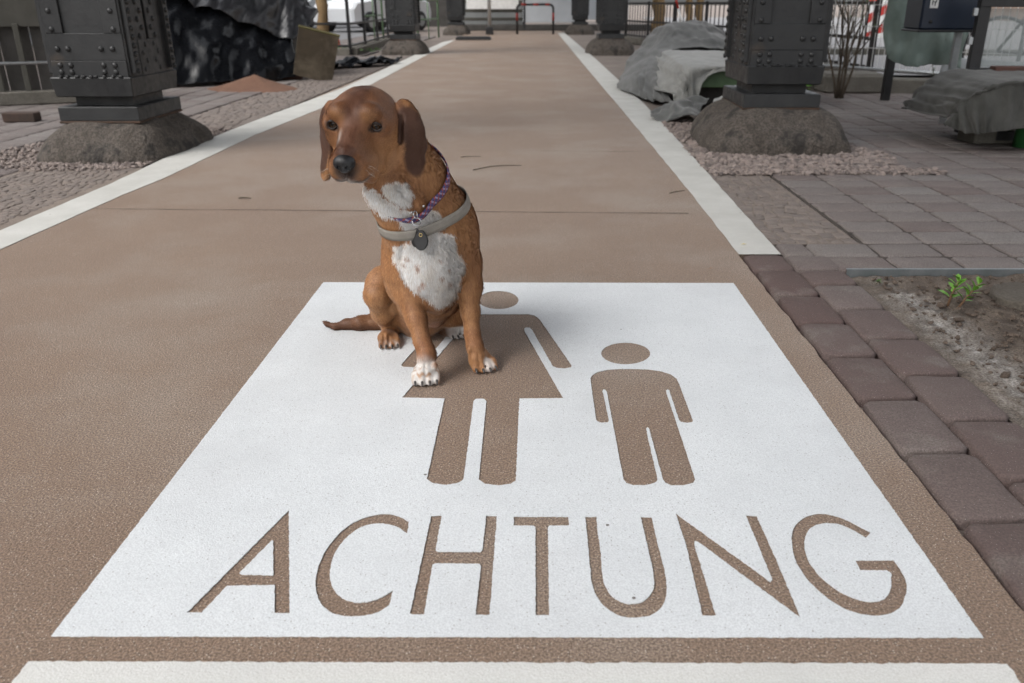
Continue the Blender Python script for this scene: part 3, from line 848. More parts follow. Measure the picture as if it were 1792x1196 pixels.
S.cap(H(0, .074, -.084), H(0, .02, -.082), .0115, .020, .005)          # chin and lower jaw
S.cap(H(0, -.01, -.080), H(0, -.07, -.085), .030, .040, .02)
S.cap(H(0, .112, -.060), H(0, .104, -.045), .0032, .003, .003, 's')    # groove under the nose
S.cap(H(0, .03, .058), H(0, -.06, .070), .006, .012, .018, 's')    # furrow on the forehead
# ears: thin leathers
def ear(pts, nrm_, thick=.0050):
    """pts: list of (centre, half width); a flat leaf swept along them"""
    for (a, wa), (b, wb) in zip(pts, pts[1:]):
        n_ = 8
        for i in range(n_ + 1):
            t = i / n_; c = a.lerp(b, t); w = wa + (wb - wa) * t
            ax = (b - a).normalized(); N_ = (nrm_ - ax * nrm_.dot(ax)).normalized(); W = ax.cross(N_)
            S.ell(c, (w, thick, (b - a).length * .42 + .003), np.array([[W[j], N_[j], ax[j]] for j in range(3)]), .008)
nr = (HX * .55 + HF * .80 + Vector((0, 0, .15))).normalized()
ear([(P(700, 184, 1.932), .010), (P(708, 190, 1.920), .015), (P(717, 206, 1.912), .018), (P(722.5, 232, 1.903), .0255), (P(722, 256, 1.900), .0300), (P(719, 280, 1.900), .0265), (P(718, 298, 1.905), .0135)], nr)
nl = (HX * -.75 + HF * .62).normalized()
ear([(P(577, 190, 1.915), .012), (P(571, 212, 1.925), .018), (P(572, 240, 1.93), .022), (P(574, 268, 1.925), .0225), (P(573, 290, 1.92), .018), (P(570, 305, 1.918), .010)], nl)
S.cap(P(703, 204, 1.898), P(699, 250, 1.880), .0055, .0070, .004, 's')
def surf_front(px, py, off=.008):
    """first point of the dog met from the camera along a photo pixel, lifted off by off"""
    ys = np.linspace(1.72, 2.3, 581); q = P(px, py, 1.0)
    o_ = np.array((0, 0, CAM_H)); d_ = np.array(q) - o_
    sv = S.sample(o_[None, :] + ys[:, None] * d_[None, :]); k = np.where(sv < off)[0]
    y = ys[k[0]] if len(k) else 1.9
    return P(px, py, float(y))
def groove(pts, r_, k=.003):
    q = [surf_front(x, y, 0.0) for x, y in pts]
    S.chain([(a, r_) for a in q], k, 's')
groove([(656, 331), (672, 346), (690, 358), (714, 371)], .0035, .006)
groove([(697, 325), (706, 338), (727, 357)], .002, .008)
groove([(640, 540), (650, 556), (660, 566)], .0018, .006)
groove([(706, 420), (700, 455), (708, 490), (722, 510)], .002, .012)
groove([(798, 495), (800, 520)], .002, .010)
S.ell(P(761, 641, 1.815), (.006, .008, .011), k=.004)     # dewclaw pad
S.ell(P(822, 612, 1.895), (.006, .008, .010), k=.004)
S.blur(1)
for o_, d_ in TOEGAPS:
    q = []
    for ph_ in (64, 54, 44, 34, 24, 14, 6):
        dd = d_ * math.cos(R(ph_)) + Vector((0, 0, math.sin(R(ph_)))); ts = np.arange(0, .07, .0005); sv = S.sample(np.array(o_)[None, :] + ts[:, None] * np.array(dd)[None, :])
        k_ = np.where(sv > -.0002)[0]; q.append((o_ + dd * float(ts[k_[0]] if len(k_) else .03), .0034))
    S.chain(q, .0012, 's')
S.D += (.0009 * np.sin(S.ax[0][:, None, None] * 95 + S.ax[2][None, None, :] * 60) * np.sin(S.ax[1][None, :, None] * 110 - S.ax[2][None, None, :] * 75)).astype(f4)
V, Fq = S.mesh()

# ---- coat pattern: real patches of colour at places on the body
def sm(a, b, x): t = np.clip((x - a) / (b - a), 0, 1); return t * t * (3 - 2 * t)
def npnoise(p, f, seed=0):
    """cheap smooth pseudo noise in numpy"""
    q = p * f + seed * 1.7
    return (np.sin(q[:, 0] + 1.3 * np.sin(q[:, 1] * 1.1 + 2)) + np.sin(q[:, 1] * 1.2 + 1.7 * np.sin(q[:, 2] * .9 + 1)) + np.sin(q[:, 2] * 1.1 + 1.5 * np.sin(q[:, 0] * 1.3 + 4))) / 3
C_TAN = np.array((.43, .215, .092)); C_RED = np.array((.250, .098, .042)); C_DARK = np.array((.085, .036, .022)); C_WHITE = np.array((.86, .82, .78)); C_BLACK = np.array((.012, .011, .011)); C_PINK = np.array((.40, .22, .16))
def blob(p, c, r_, soft=.25):
    d = np.linalg.norm((p - np.array(c)) / np.array(r_), axis=1); return 1 - sm(1 - soft, 1 + soft, d)
HOn = np.array(HO)
# outlines of the white patches, as points on the chest and throat (unrolled on the plane facing forward)
CH_POLY = [(690, 432), (720, 425), (745, 409), (775, 408), (795, 415), (800, 440), (813, 465), (806, 490), (801, 515), (787, 533), (765, 538), (745, 522), (722, 505), (702, 480), (690, 455)]
TH1 = [(668, 327), (690, 318), (712, 322), (724, 345), (716, 362), (700, 360), (680, 347)]
TH2 = [(636, 326), (655, 333), (675, 350), (700, 366), (722, 374), (700, 384), (668, 376), (650, 358), (640, 340)]
TH3 = [(696, 380), (735, 378), (758, 366), (772, 380), (778, 398), (760, 410), (740, 425), (718, 420), (704, 396)]
def patch_mask(p, poly, ymax):
    k = p[:, 1] / 1.9; pts = np.array([list(P(x, y, 1.9)) for x, y in poly])[:, (0, 2)]
    X = p[:, 0] / k; Z = CAM_H + (p[:, 2] - CAM_H) / k
    inside = np.zeros(len(p), bool); dist = np.full(len(p), 9.0); n = len(pts)
    for i in range(n):
        (x0, z0), (x1, z1) = pts[i], pts[(i + 1) % n]
        c_ = ((z0 > Z) != (z1 > Z)) & (X < (x1 - x0) * (Z - z0) / (z1 - z0 + 1e-12) + x0); inside ^= c_
        t = np.clip(((X - x0) * (x1 - x0) + (Z - z0) * (z1 - z0)) / ((x1 - x0) ** 2 + (z1 - z0) ** 2), 0, 1)
        dist = np.minimum(dist, np.hypot(X - x0 - t * (x1 - x0), Z - z0 - t * (z1 - z0)))
    d = np.where(inside, -dist, dist)
    return (1 - sm(-.002, .003, d)) * (1 - sm(ymax, ymax + .03, p[:, 1]))
def coat(p, nrm_):
    w = p + .006 * np.stack([npnoise(p, 130, 1), npnoise(p, 120, 2), npnoise(p, 140, 3)], 1)
    c = np.tile(C_TAN, (len(p), 1))
    def put(m, colr, a=1.0):
        nonlocal c; m = (m * a)[:, None]; c = c * (1 - m) + colr * m
    put(np.clip(.5 + .6 * npnoise(p, 22, 5), 0, 1), C_RED, .50)
    put(np.clip(npnoise(p, 300, 8), 0, 1), C_DARK, .18)
    st = npnoise(p * np.array((1, 1, .25)), 850, 41) + .5 * npnoise(p * np.array((1, .8, .25)), 400, 43) + .4 * npnoise(p * np.array((1.0, .8, .22)), 190, 42)
    put(np.clip(-st * .9, 0, 1), C_RED * .62, .55); put(np.clip(st * .8 - .1, 0, 1), np.array((.56, .30, .135)), .45)
    hl = (p - HOn) @ HM                                   # head-local coordinates
    inhead = 1 - sm(.0, .03, np.linalg.norm((hl - np.array((0, -.02, -.02))) / np.array((.105, .15, .11)), axis=1) - 1)
    # darker crown, bridge and ears
    put(inhead, np.array((.185, .072, .033)), .64); put(inhead * sm(-.01, -.06, hl[:, 2]) * sm(.10, .02, hl[:, 1]), C_TAN * .95, .5)
    put(inhead * sm(-.02, .035, hl[:, 2] + .15 * np.abs(hl[:, 0]) * 0) * sm(-.10, .0, hl[:, 1] + .06), C_RED * .75, .6)
    put(inhead * (1 - sm(.010, .028, np.abs(hl[:, 0]))) * sm(-.050, -.01, hl[:, 2]), C_DARK * 1.55, .75)
    put(inhead * sm(.03, .055, np.abs(hl[:, 0])) * sm(-.01, -.05, hl[:, 2]), C_TAN * 1.05, .4)
    for s_ in (-1, 1):
        put(blob(hl, (s_ * .034, .005, .026), (.017, .022, .012), .5), C_TAN * .85, .55)
        put(blob(hl, (s_ * .0475, .006, -.001), (.0155, .024, .0108), .22), C_BLACK * 1.2, .97)
        put(blob(hl, (s_ * .026, .088, -.058), (.012, .025, .014), .6), C_TAN * 1.1, .6)
    put(blob(hl, (-.024, .046, -.004), (.006, .024, .012), .6), C_WHITE, .35)
    put(blob(hl, (0, .108, -.050), (.026, .020, .022), .4), C_BLACK * 2.5, .85)     # around the nose
    put(blob(hl, (0, .10, -.012), (.018, .030, .012), .5), C_DARK * 1.2, .8)
    for i in range(14):                                                             # whisker spots
        a = (.022 + .004 * (i % 3), .095 - .008 * (i // 3) - .003 * (i % 2), -.045 - .008 * (i % 3))
        for s_ in (-1, 1): put(blob(hl, (s_ * a[0], a[1], a[2]), (.0035, .0022, .0022), .5), C_DARK, .7)
    put(blob(hl, (0, .085, -.080), (.032, .040, .013), .4), C_WHITE * .62, .8)                 # pale chin
    for s_ in (-1, 1): put(blob(hl, (s_ * .020, .085, -.0745), (.024, .040, .0045), .6), C_BLACK * 2, .85)      # lip line
    # ears
    earm = np.maximum(blob(p, P(718, 250, 1.905), (.042, .028, .085), .12) * sm(.072, .079, hl[:, 0]), blob(p, P(571, 250, 1.925), (.035, .030, .085), .12) * sm(.055, .066, -hl[:, 0]))
    put(earm, C_DARK * .82, .96)
    put(earm * sm(-.06, .05, hl[:, 2]), C_RED * .48, .35)
    # white chest, throat
    pw = p + .0035 * np.stack([npnoise(p, 210, 21), npnoise(p, 190, 22), npnoise(p, 230, 23)], 1) + .0025 * np.stack([npnoise(p, 520, 24), npnoise(p, 480, 25), npnoise(p, 560, 26)], 1)
    ch = patch_mask(pw, CH_POLY, 1.97); th_ = np.maximum(patch_mask(pw, TH1, 1.95), np.maximum(patch_mask(pw, TH2, 1.95), patch_mask(pw, TH3, 1.96)))
    put(ch, C_WHITE); put(th_, C_WHITE)
    put(np.maximum(ch, th_) * np.clip(npnoise(p, 60, 31), 0, 1), C_WHITE * np.array((.80, .70, .60)), .5)
    for (px, py, r_) in ((772, 483, .008), (729, 466, .006), (707, 461, .005), (738, 494, .006), (731, 500, .005), (788, 470, .004), (785, 495, .006), (712, 448, .007), (750, 510, .004), (766, 455, .004), (790, 500, .004)):
        put(blob(w, P(px, py, 1.885), (r_, .06, r_ * .85), .5), C_RED * 1.2, .75)
    # paws
    for (g_, r_, a) in ((pl, (.042, .060, .058), 1.0), (ph, (.038, .05, .030), .62), (ph2, (.038, .052, .032), .95)):
        m = blob(w, (g_[0] + .002, g_[1] + .018, .012), r_, .22)
        if g_ is ph: m = m * np.clip(.4 + npnoise(p, 260, 3) * .9, 0, 1) * (1 - sm(.018, .026, p[:, 2])) * (1 - sm(2.035, 2.05, p[:, 1]))
        put(m, C_WHITE * .93, a)
    put(blob(w, (pl[0] + .002, pl[1] + .015, .030), (.04, .04, .016), .4) * np.clip(npnoise(p, 300, 6) * 2, 0, 1), C_TAN * 1.1, .8)
    put(blob(w, (pr[0] + .013, pr[1] + .002, .012), (.016, .024, .018), .3), C_WHITE * .9, .75)
    # dark tail underside, tail tip, belly skin, hind shanks
    put(sm(-.42, -.54, p[:, 0]) * (1 - sm(.05, .06, p[:, 2])), C_DARK * .7, .88); put(sm(-.42, -.45, p[:, 0]) * (1 - sm(.012, .030, p[:, 2])), C_DARK * .6, .8)
    put(sm(-.40, -.46, p[:, 0]) * (1 - sm(.045, .06, p[:, 2])) * sm(2.09, 2.13, p[:, 1]), C_RED * .6, .6)
    put(blob(p, P(728, 555, 2.09), (.040, .05, .035), .5), C_PINK, .5)
    put(blob(p, P(760, 558, 2.02), (.022, .03, .03), .4), C_PINK, .75)
    put(blob(p, P(782, 578, 2.14), (.035, .05, .02), .5), C_DARK, .75)
    put(blob(p, P(672, 590, 2.08), (.035, .05, .018), .5), C_RED * .7, .6)
    put(blob(p, P(746, 612, 1.835), (.03, .03, .03), .5), C_RED, .55)
    put(blob(p, P(828, 590, 1.925), (.03, .03, .03), .5), C_RED, .55)
    put(blob(p, P(785, 330, 2.02), (.02, .05, .03), .5), np.array((.42, .27, .15)), .4)
    return np.clip(c, 0, 1), hl, earm, np.maximum(ch, th_)
def coat_attr(o, c, n):
    a = o.data.color_attributes.new('coat', 'FLOAT_COLOR', 'POINT'); buf = np.ones((n, 4), f4); buf[:, :3] = c; a.data.foreach_set('color', buf.ravel())
def coat_mat(name, rough, fuzz, spec=.35, sheen=.12):
    m = bpy.data.materials.new(name); m.use_nodes = True; nt = m.node_tree; b = nt.nodes['Principled BSDF']
    a = nt.nodes.new('ShaderNodeAttribute'); a.attribute_name = 'coat'; nt.links.new(a.outputs['Color'], b.inputs['Base Color'])
    b.inputs['Roughness'].default_value = rough; b.inputs['Specular IOR Level'].default_value = spec; b.inputs['Sheen Weight'].default_value = sheen; b.inputs['Sheen Roughness'].default_value = .4
    if fuzz:
        tc = nt.nodes.new('ShaderNodeTexCoord'); n = nt.nodes.new('ShaderNodeTexNoise'); n.inputs['Scale'].default_value = 420; nt.links.new(tc.outputs['Object'], n.inputs['Vector'])
        bp = nt.nodes.new('ShaderNodeBump'); bp.inputs['Distance'].default_value = fuzz; nt.links.new(n.outputs[0], bp.inputs['Height']); nt.links.new(bp.outputs[0], b.inputs['Normal'])
    return m
m_skin = coat_mat('dog skin and undercoat', .65, .0004)
m_fur = coat_mat('dog short fur', .46, 0, .45, .05)
DL = (pl[0], 1.95, 0)
dog = empty('dog', (0, 0, 0))
tag(dog, 'brown hound with white chest sitting on the white pictogram, wearing collar and grey harness', 'dog')
nV = S.grad(V)
cV, _, _, _ = coat(V, nV)
body = np_mesh('body', V, Fq, m_skin, dog); coat_attr(body, cV * .75, len(V))

# ---- short fur lying along the body
def make_fur(N_, seed=3):
    rs = np.random.RandomState(seed)
    A, B, C_, D_ = (V[Fq[:, i]] for i in range(4))
    area = np.linalg.norm(np.cross(C_ - A, D_ - B), axis=1) * .5
    cen = (A + C_) / 2; nn = S.grad(cen)
    ok = area * np.where(cen[:, 1] > 2.28, .3, 1.0) * np.where(np.linalg.norm(cen - HOn, axis=1) < .16, 1.9, 1.0)
    f = rs.choice(len(Fq), N_, p=ok / ok.sum()); u, v = rs.rand(N_, 1), rs.rand(N_, 1)
    p = (A[f] * (1 - u) + B[f] * u) * (1 - v) + (D_[f] * (1 - u) + C_[f] * u) * v
    n = S.grad(p); p = p - n * S.sample(p)[:, None]
    c, hl, em, wh = coat(p + .0022 * rs.randn(N_, 3) * np.array((1, .3, 1)), n)
    # no fur on eyes, nose
    keep = np.ones(N_, bool)
    for s_ in (-1, 1): keep &= np.linalg.norm((hl - np.array((s_ * .0475, .006, -.001))) / np.array((.0125, .02, .008)), axis=1) > 1
    keep &= np.linalg.norm((hl - np.array((0, .118, -.030))) / np.array((.022, .020, .018)), axis=1) > 1
    keep &= ~((p[:, 2] < .004))
    p, n, c, hl, em, wh = p[keep], n[keep], c[keep], hl[keep], em[keep], wh[keep]; N_ = len(p)
    flow = np.tile(np.array((.0, .12, -1.0)), (N_, 1))
    hd = np.linalg.norm((hl - np.array((0, -.02, -.02))) / np.array((.105, .15, .11)), axis=1) < 1.05
    back = np.array(-HF) * 1.0 + np.array(HU) * .1
    flow[hd] = back + (HM @ np.array([0, 0, 1.0])) * 0
    flow[hd] += (hl[hd][:, :1] * 6) * np.array(HX)
    low = p[:, 2] < .05; flow[low] = np.array((.1, -.8, -.4))
    tail = (p[:, 0] < -.44) & (p[:, 2] < .07); flow[tail] = np.array((-1, 0, -.1))
    flow += .25 * np.stack([npnoise(p, 40, 11), npnoise(p, 45, 12), npnoise(p, 42, 13)], 1) + .12 * rs.randn(N_, 3)
    flow -= n * np.sum(flow * n, 1, keepdims=True); flow /= np.linalg.norm(flow, axis=1, keepdims=True) + 1e-6
    L = np.full(N_, .0078); L[hd] = .0068; L[em > .5] = .005; L = np.where(wh > .5, .0125, L); L[low] = .0030; L[tail] = .0075
    L = L * rs.uniform(.6, 1.25, N_); lift = np.where(wh > .5, .34, .22) * rs.uniform(.5, 1.4, N_)
    lift = np.where(hd, lift * .9, lift * np.clip(1 + .5 * npnoise(p, 520, 51), .4, 1.6))
    stray = rs.rand(N_) < .018; lift = np.where(stray, lift * 1.9, lift); L = np.where(stray, L * 1.15, L)
    d = flow + n * lift[:, None]; d /= np.linalg.norm(d, axis=1, keepdims=True)
    side = np.cross(flow, n); side += .12 * n * rs.randn(N_, 1); w = rs.uniform(.00028, .00052, N_)[:, None]
    b0 = p - n * .0008
    VV = np.stack([b0 - side * w, b0 + side * w, b0 + d * L[:, None] * .6 + side * w * .55 + n * (lift * L * .12)[:, None], b0 + d * L[:, None] - n * (L * .06)[:, None]], 1).reshape(-1, 3)
    FF = np.arange(N_)[:, None] * 4 + np.array([[0, 1, 2, 3]])
    sh = rs.uniform(.72, 1.30, (N_, 1)); c = np.clip(c * sh, 0, .85)
    o = np_mesh('fur', VV, FF, m_fur, dog); coat_attr(o, np.repeat(c, 4, 0), len(VV))
    nm = n * .95 + d * .10 + .07 * rs.randn(N_, 3); nm /= np.linalg.norm(nm, axis=1, keepdims=True)
    o.data.normals_split_custom_set_from_vertices(np.repeat(nm, 4, 0).tolist())
    return o
make_fur(430000)

# ---- claws, eyes, nose
m_claw = nmat('dark claw', (.030, .028, .028), (.075, .065, .06), vscale=120, rough=.35)
for p_, d_, r_ in CLAWS:
    mb = MB(); d_ = Vector(d_); q = [p_ - d_ * .004 + Vector((0, 0, .003)), p_ + d_ * .004 + Vector((0, 0, .0025)), p_ + d_ * .0090 + Vector((0, 0, -.0015)), p_ + d_ * .0120 + Vector((0, 0, -.0070))]
    for v in q: v.z = max(v.z, .0085 if v is not q[3] else .0065)
    mb.tube(q, [.0032, .0031, .0023, .0008], 8); mb.build('claw', m_claw, dog)
m_eyew = nmat('eye rim', (.02, .012, .01), rough=.6)
def eye(sx):
    c = H(sx * .0460, -.0106, -.0015); r_ = .0130
    look = (HF + HX * sx * .22 + Vector((0, 0, .22))).normalized(); up = HU
    mb = MB(); mb.sphere(c, r_, 24, 16); o = mb.build('eye', None, dog)
    m = bpy.data.materials.get('dog eye')
    if not m:
        m = bpy.data.materials.new('dog eye'); m.use_nodes = True; nt = m.node_tree; b = nt.nodes['Principled BSDF']
        a = nt.nodes.new('ShaderNodeAttribute'); a.attribute_name = 'coat'; nt.links.new(a.outputs['Color'], b.inputs['Base Color']); b.inputs['Roughness'].default_value = .04; b.inputs['Specular IOR Level'].default_value = .35
    o.data.materials.clear(); o.data.materials.append(m)
    cs = []
    for v in o.data.vertices:
        a = math.degrees((v.co - c).angle(look))
        cs.append((.004, .003, .003) if a < 19 else (.045, .022, .009) if a < 38 else (.012, .008, .007) if a < 62 else (.05, .035, .03))
    coat_attr(o, np.array(cs), len(cs))
    # eyelids: upper and lower rims
    lid = MB()
    for up_s in (1, -1):
        pts = []
        for i in range(9):
            t = -1 + 2 * i / 8
            pts.append(c + look * (r_ * (1.02 - .30 * t * t)) + (HX * t * .0125) + HU * up_s * (.0096 if up_s > 0 else .0092) * (1 - t * t) + HU * -.001 * t * sx)
        lid.tube(pts, [.0014 + .0016 * (1 - abs(-1 + 2 * i / 8)) for i in range(9)], 6)
    lid.build('eyelid', m_eyew, dog)
eye(-1); eye(1)
NS = SDF(tuple(H(0, .112, -.030)[i] - .045 for i in range(3)), tuple(H(0, .112, -.030)[i] + .045 for i in range(3)), .0013)
NS.ell(H(0, .108, -.025), (.0225, .0165, .0150), HM, .004); NS.ell(H(0, .110, -.038), (.014, .012, .011), HM, .006)
for s_ in (-1, 1):
    NS.ell(H(s_ * .0125, .109, -.029), (.0105, .0145, .0115), HM, .004)
    NS.ell(H(s_ * .0090, .124, -.031), (.0042, .0070, .0046), HM, .0025, 's'); NS.cap(H(s_ * .0105, .122, -.034), H(s_ * .020, .110, -.037), .0016, .0010, .002, 's')
NS.cap(H(0, .128, -.030), H(0, .123, -.050), .0010, .0010, .0015, 's')
nv, nf = NS.mesh()
m_nose = nmat('dog nose leather', (.006, .006, .007), (.012, .012, .014), vscale=150, rough=.38, bump=.0005, bscale=750, spec=.45)
np_mesh('nose', nv, nf, m_nose, dog)
m_whisk = nmat('whisker', (.6, .55, .5), rough=.4)
for i in range(12):
    wm = MB()
    s_ = -1 if i % 2 else 1; a = H(s_ * (.030 + .003 * (i % 3)), .09 - .006 * (i // 4), -.048 - .007 * (i % 4)); b = a + HX * s_ * rnd.uniform(.015, .032) + HF * rnd.uniform(-.01, .01) + Vector((0, 0, -rnd.uniform(.004, .02)))
    wm.tube([a, a.lerp(b, .5) + Vector((0, 0, .003)), b], [.00022, .00018, .0001], 4); wm.build('whisker', m_whisk, dog)

# ---- collar, harness and tag
def band(name, C0, nrm_, width, thick, mat, parent, off=.004, seg=120, rmax=.3):
    nrm_ = Vector(nrm_).normalized(); a = nrm_.orthogonal().normalized(); b = nrm_.cross(a)
    rows = []
    for k in (-.5, -.17, .17, .5):
        ring = []
        for i in range(seg):
            q = 2 * math.pi * i / seg; d = a * math.cos(q) + b * math.sin(q); base = C0 + nrm_ * width * k
            ts = np.linspace(.0, .24, 161); pts = np.array(base)[None, :] + ts[:, None] * np.array(d)[None, :]
            sv = S.sample(pts); inside = np.where(sv < 0)[0]
            # first exit from the body
            e = 0
            for j in range(len(ts)):
                if sv[j] < 0: e = j
                elif e and j > e + 3: break
            ring.append(ts[e] + off)
        ring = np.minimum(np.array(ring), rmax)
        for _ in range(8): ring = np.maximum(ring, .5 * ring + .25 * (np.roll(ring, 1) + np.roll(ring, -1)) )
        for _ in range(4): ring = .5 * ring + .25 * (np.roll(ring, 1) + np.roll(ring, -1))
        rows.append(ring)
    base_r = sum(rows) / 4
    V_ = []; Uv = []
    for o_ in (0, thick):
        for k, ring in zip((-.5, -.17, .17, .5), rows):
            rr_ = .6 * base_r + .4 * ring + o_ * (1 if abs(k) < .4 else .75)
            for i in range(seg):
                q = 2 * math.pi * i / seg; d = a * math.cos(q) + b * math.sin(q); V_.append(C0 + nrm_ * width * k + d * float(rr_[i])); Uv.append((i / seg, k + .5))
    F_ = []
    for i in range(seg):
        j = (i + 1) % seg
        for k in range(3):
            F_.append((4 * seg + k * seg + i, 4 * seg + k * seg + j, 4 * seg + (k + 1) * seg + j, 4 * seg + (k + 1) * seg + i))
            F_.append((k * seg + j, k * seg + i, (k + 1) * seg + i, (k + 1) * seg + j))
        F_.append((i, j, 4 * seg + j, 4 * seg + i)); F_.append((3 * seg + j, 3 * seg + i, 7 * seg + i, 7 * seg + j))
    o = mesh_obj(name, V_, F_, mat, parent, True)
    set_attr(o, 'along', [u * 1.0 for u, v in Uv]); set_attr(o, 'across', [v for u, v in Uv])
    return o
def braid_mat():
    m = bpy.data.materials.new('woven purple and red collar'); m.use_nodes = True; nt = m.node_tree; N = nt.nodes; L = nt.links; b = N['Principled BSDF']
    def at(n): x = N.new('ShaderNodeAttribute'); x.attribute_name = n; return x.outputs['Fac']
    def mth(op, a, b_=None):
        x = N.new('ShaderNodeMath'); x.operation = op
        for i, s_ in enumerate((a, b_)):
            if s_ is None: continue
            if isinstance(s_, (int, float)): x.inputs[i].default_value = s_
            else: L.new(s_, x.inputs[i])
        return x.outputs[0]
    u = mth('MULTIPLY', at('along'), 34.0); v = at('across')
    f1 = mth('FRACT', mth('ADD', u, mth('MULTIPLY', v, 1.0))); f2 = mth('FRACT', mth('SUBTRACT', mth('ADD', u, 10), mth('MULTIPLY', v, 1.0)))
    s1 = mth('LESS_THAN', f1, .32); s2 = mth('LESS_THAN', f2, .30); s3 = mth('LESS_THAN', mth('ABSOLUTE', mth('SUBTRACT', f1, .6)), .08)
    def mix(f, a, c_):
        x = N.new('ShaderNodeMix'); x.data_type = 'RGBA'; L.new(f, x.inputs['Factor'])
        if isinstance(a, tuple): x.inputs[6].default_value = (*a, 1)
        else: L.new(a, x.inputs[6])
        x.inputs[7].default_value = (*c_, 1); return x.outputs[2]
    c = mix(s1, (.065, .045, .12), (.30, .26, .38)); c = mix(s2, c, (.28, .055, .045)); c = mix(s3, c, (.05, .05, .16))
    L.new(c, b.inputs['Base Color']); b.inputs['Roughness'].default_value = .75
    return m
# collar ring: passes the shoulder side at (762,290), lowest point at (716,377)
p1, p2, p3 = P(758, 300, 1.97), P(722, 370, 1.885), P(675, 356, 1.90)
cn = (p1 - p2).cross(p3 - p2).normalized()
cc = P(722, 330, 1.965); cc = cc - cn * (cc - p2).dot(cn)
collar = band('collar', cc, cn, .019, .0028, braid_mat(), dog, off=.0055, rmax=.112)
m_strap = nmat('taupe webbing', (.235, .215, .185), (.27, .25, .22), vscale=60, rough=.8, bump=.0008, bscale=900, grain=(.15, .135, .115), gscale=900, gmix=.4)
q1, q2, q3 = surf_front(806, 370, 0), surf_front(738, 406, 0), surf_front(674, 407, 0)
hn = (q1 - q2).cross(q3 - q2).normalized(); hc = P(748, 405, 2.02); hc = hc - hn * (hc - q2).dot(hn)
harness = band('harness', hc, hn, .0245, .003, m_strap, dog, off=.0045)
m_steelb = nmat('polished steel ring', (.55, .55, .55), rough=.2, metal=1.0)
m_leather = nmat('black leather', (.009, .009, .010), (.018, .018, .020), vscale=60, rough=.5, bump=.0004, bscale=400)
m_brass = nmat('brass eyelet', (.55, .42, .20), rough=.3, metal=1.0)
def ring_mb(c, nrm_, r_, t):
    mb = MB(); nrm_ = Vector(nrm_).normalized(); a = nrm_.orthogonal().normalized(); b = nrm_.cross(a)
    mb.tube([c + a * math.cos(k * math.pi / 12) * r_ + b * math.sin(k * math.pi / 12) * r_ for k in range(25)], t, 6, caps=False); return mb
rc = surf_front(729, 388, .012)
ring_mb(rc + Vector((0, -.002, 0)), (.4, -.6, .5), .0105, .0013).build('ring', m_steelb, collar)
ring_mb(surf_front(727, 376, .013), (.9, -.3, .2), .0085, .0014).build('ring', m_steelb, collar)
tc_ = surf_front(737, 421, .016)
def drop(c, w, h, t, tilt):
    V_ = []; F_ = []; n = 28; out = []
    for i in range(n):
        a = 2 * math.pi * i / n; x = math.sin(a) * w / 2; z = math.cos(a) * h / 2
        x *= (1 - .30 * max(0, math.cos(a)) ** 1.2); out.append((x, z))
    for y, s_ in ((-t / 2, .90), (-t / 2 + .0012, 1), (t / 2 - .0012, 1), (t / 2, .9)):
        V_ += [Vector((x * s_, y, z * s_)) for x, z in out]
    for k in range(3):
        for i in range(n): j = (i + 1) % n; F_.append((k * n + i, (k + 1) * n + i, (k + 1) * n + j, k * n + j))
    F_.append(tuple(range(n))); F_.append(tuple(3 * n + i for i in range(n - 1, -1, -1)))
    M = Matrix.Translation(c) @ Matrix.Rotation(tilt, 4, 'Z') @ Matrix.Rotation(R(-12), 4, 'X')
    return [M @ v for v in V_], F_, M
V_, F_, M_ = drop(tc_, .034, .047, .007, R(-12)); tg = mesh_obj('tag', V_, F_, m_leather, collar)
V2, F2, _ = drop(tc_ + Vector((-.013, .008, .004)), .028, .044, .005, R(-40)); mesh_obj('tag', V2, F2, m_leather, collar)
mb = ring_mb(M_ @ Vector((0, -.0042, .0125)), M_.to_3x3() @ Vector((0, 1, 0)), .0036, .0010); mb.build('eyelet', m_brass, tg)
for px_, py_ in ((741, 361), (720, 372)): MB().sphere(surf_front(px_, py_, .010), .0032, 8, 6).build('rivet', m_steelb, collar)
# ------------------------------------------------------------------ background materials
m_felt = nmat('grey felt blanket', (.27, .275, .26), (.37, .375, .36), vscale=5, vdet=8, rough=.95, bump=.002, bscale=150, grain=(.13, .13, .125), gscale=260, gmix=.5, sheen=.3, stain=(.12, .12, .115), stscale=2.5, stth=(.52, .7))
m_felt_dark = nmat('dark grey felt blanket', (.070, .073, .071), (.150, .155, .151), vscale=4, vdet=8, rough=.95, bump=.002, bscale=150, grain=(.06, .06, .06), gscale=260, gmix=.5, sheen=.3)
m_tarp = nmat('black plastic sheet', (.005, .0055, .007), (.009, .010, .012), vscale=4, rough=.24, bump=.004, bscale=12, bump2=.01, b2scale=4, spec=.22)
m_silver = nmat('grey sheen plastic sheet', (.012, .013, .015), (.03, .03, .034), vscale=3, rough=.36, bump=.010, bscale=8, spec=.6)
m_greensheet = nmat('faded green plastic sheet', (.16, .215, .195), (.22, .275, .25), vscale=4, rough=.6, bump=.006, bscale=14, bump2=.01, b2scale=5)
m_black = nmat('black painted metal', (.012, .012, .013), (.02, .02, .022), vscale=12, rough=.4, bump=.0004, bscale=60)
m_galv = nmat('galvanised pipe', (.42, .44, .45), (.50, .52, .53), vscale=20, rough=.4, metal=.8)
m_green = nmat('green painted pipe', (.10, .175, .095), (.13, .21, .12), vscale=10, rough=.45)
m_gpaint = nmat('green painted board', (.055, .10, .045), (.075, .13, .06), vscale=8, rough=.5)
m_red = nmat('red paint', (.42, .030, .022), rough=.5); m_redd = nmat('faded red band', (.22, .022, .018), rough=.6); m_whitep = nmat('white gloss paint', (.78, .78, .77), (.68, .68, .67), vscale=9, rough=.4)
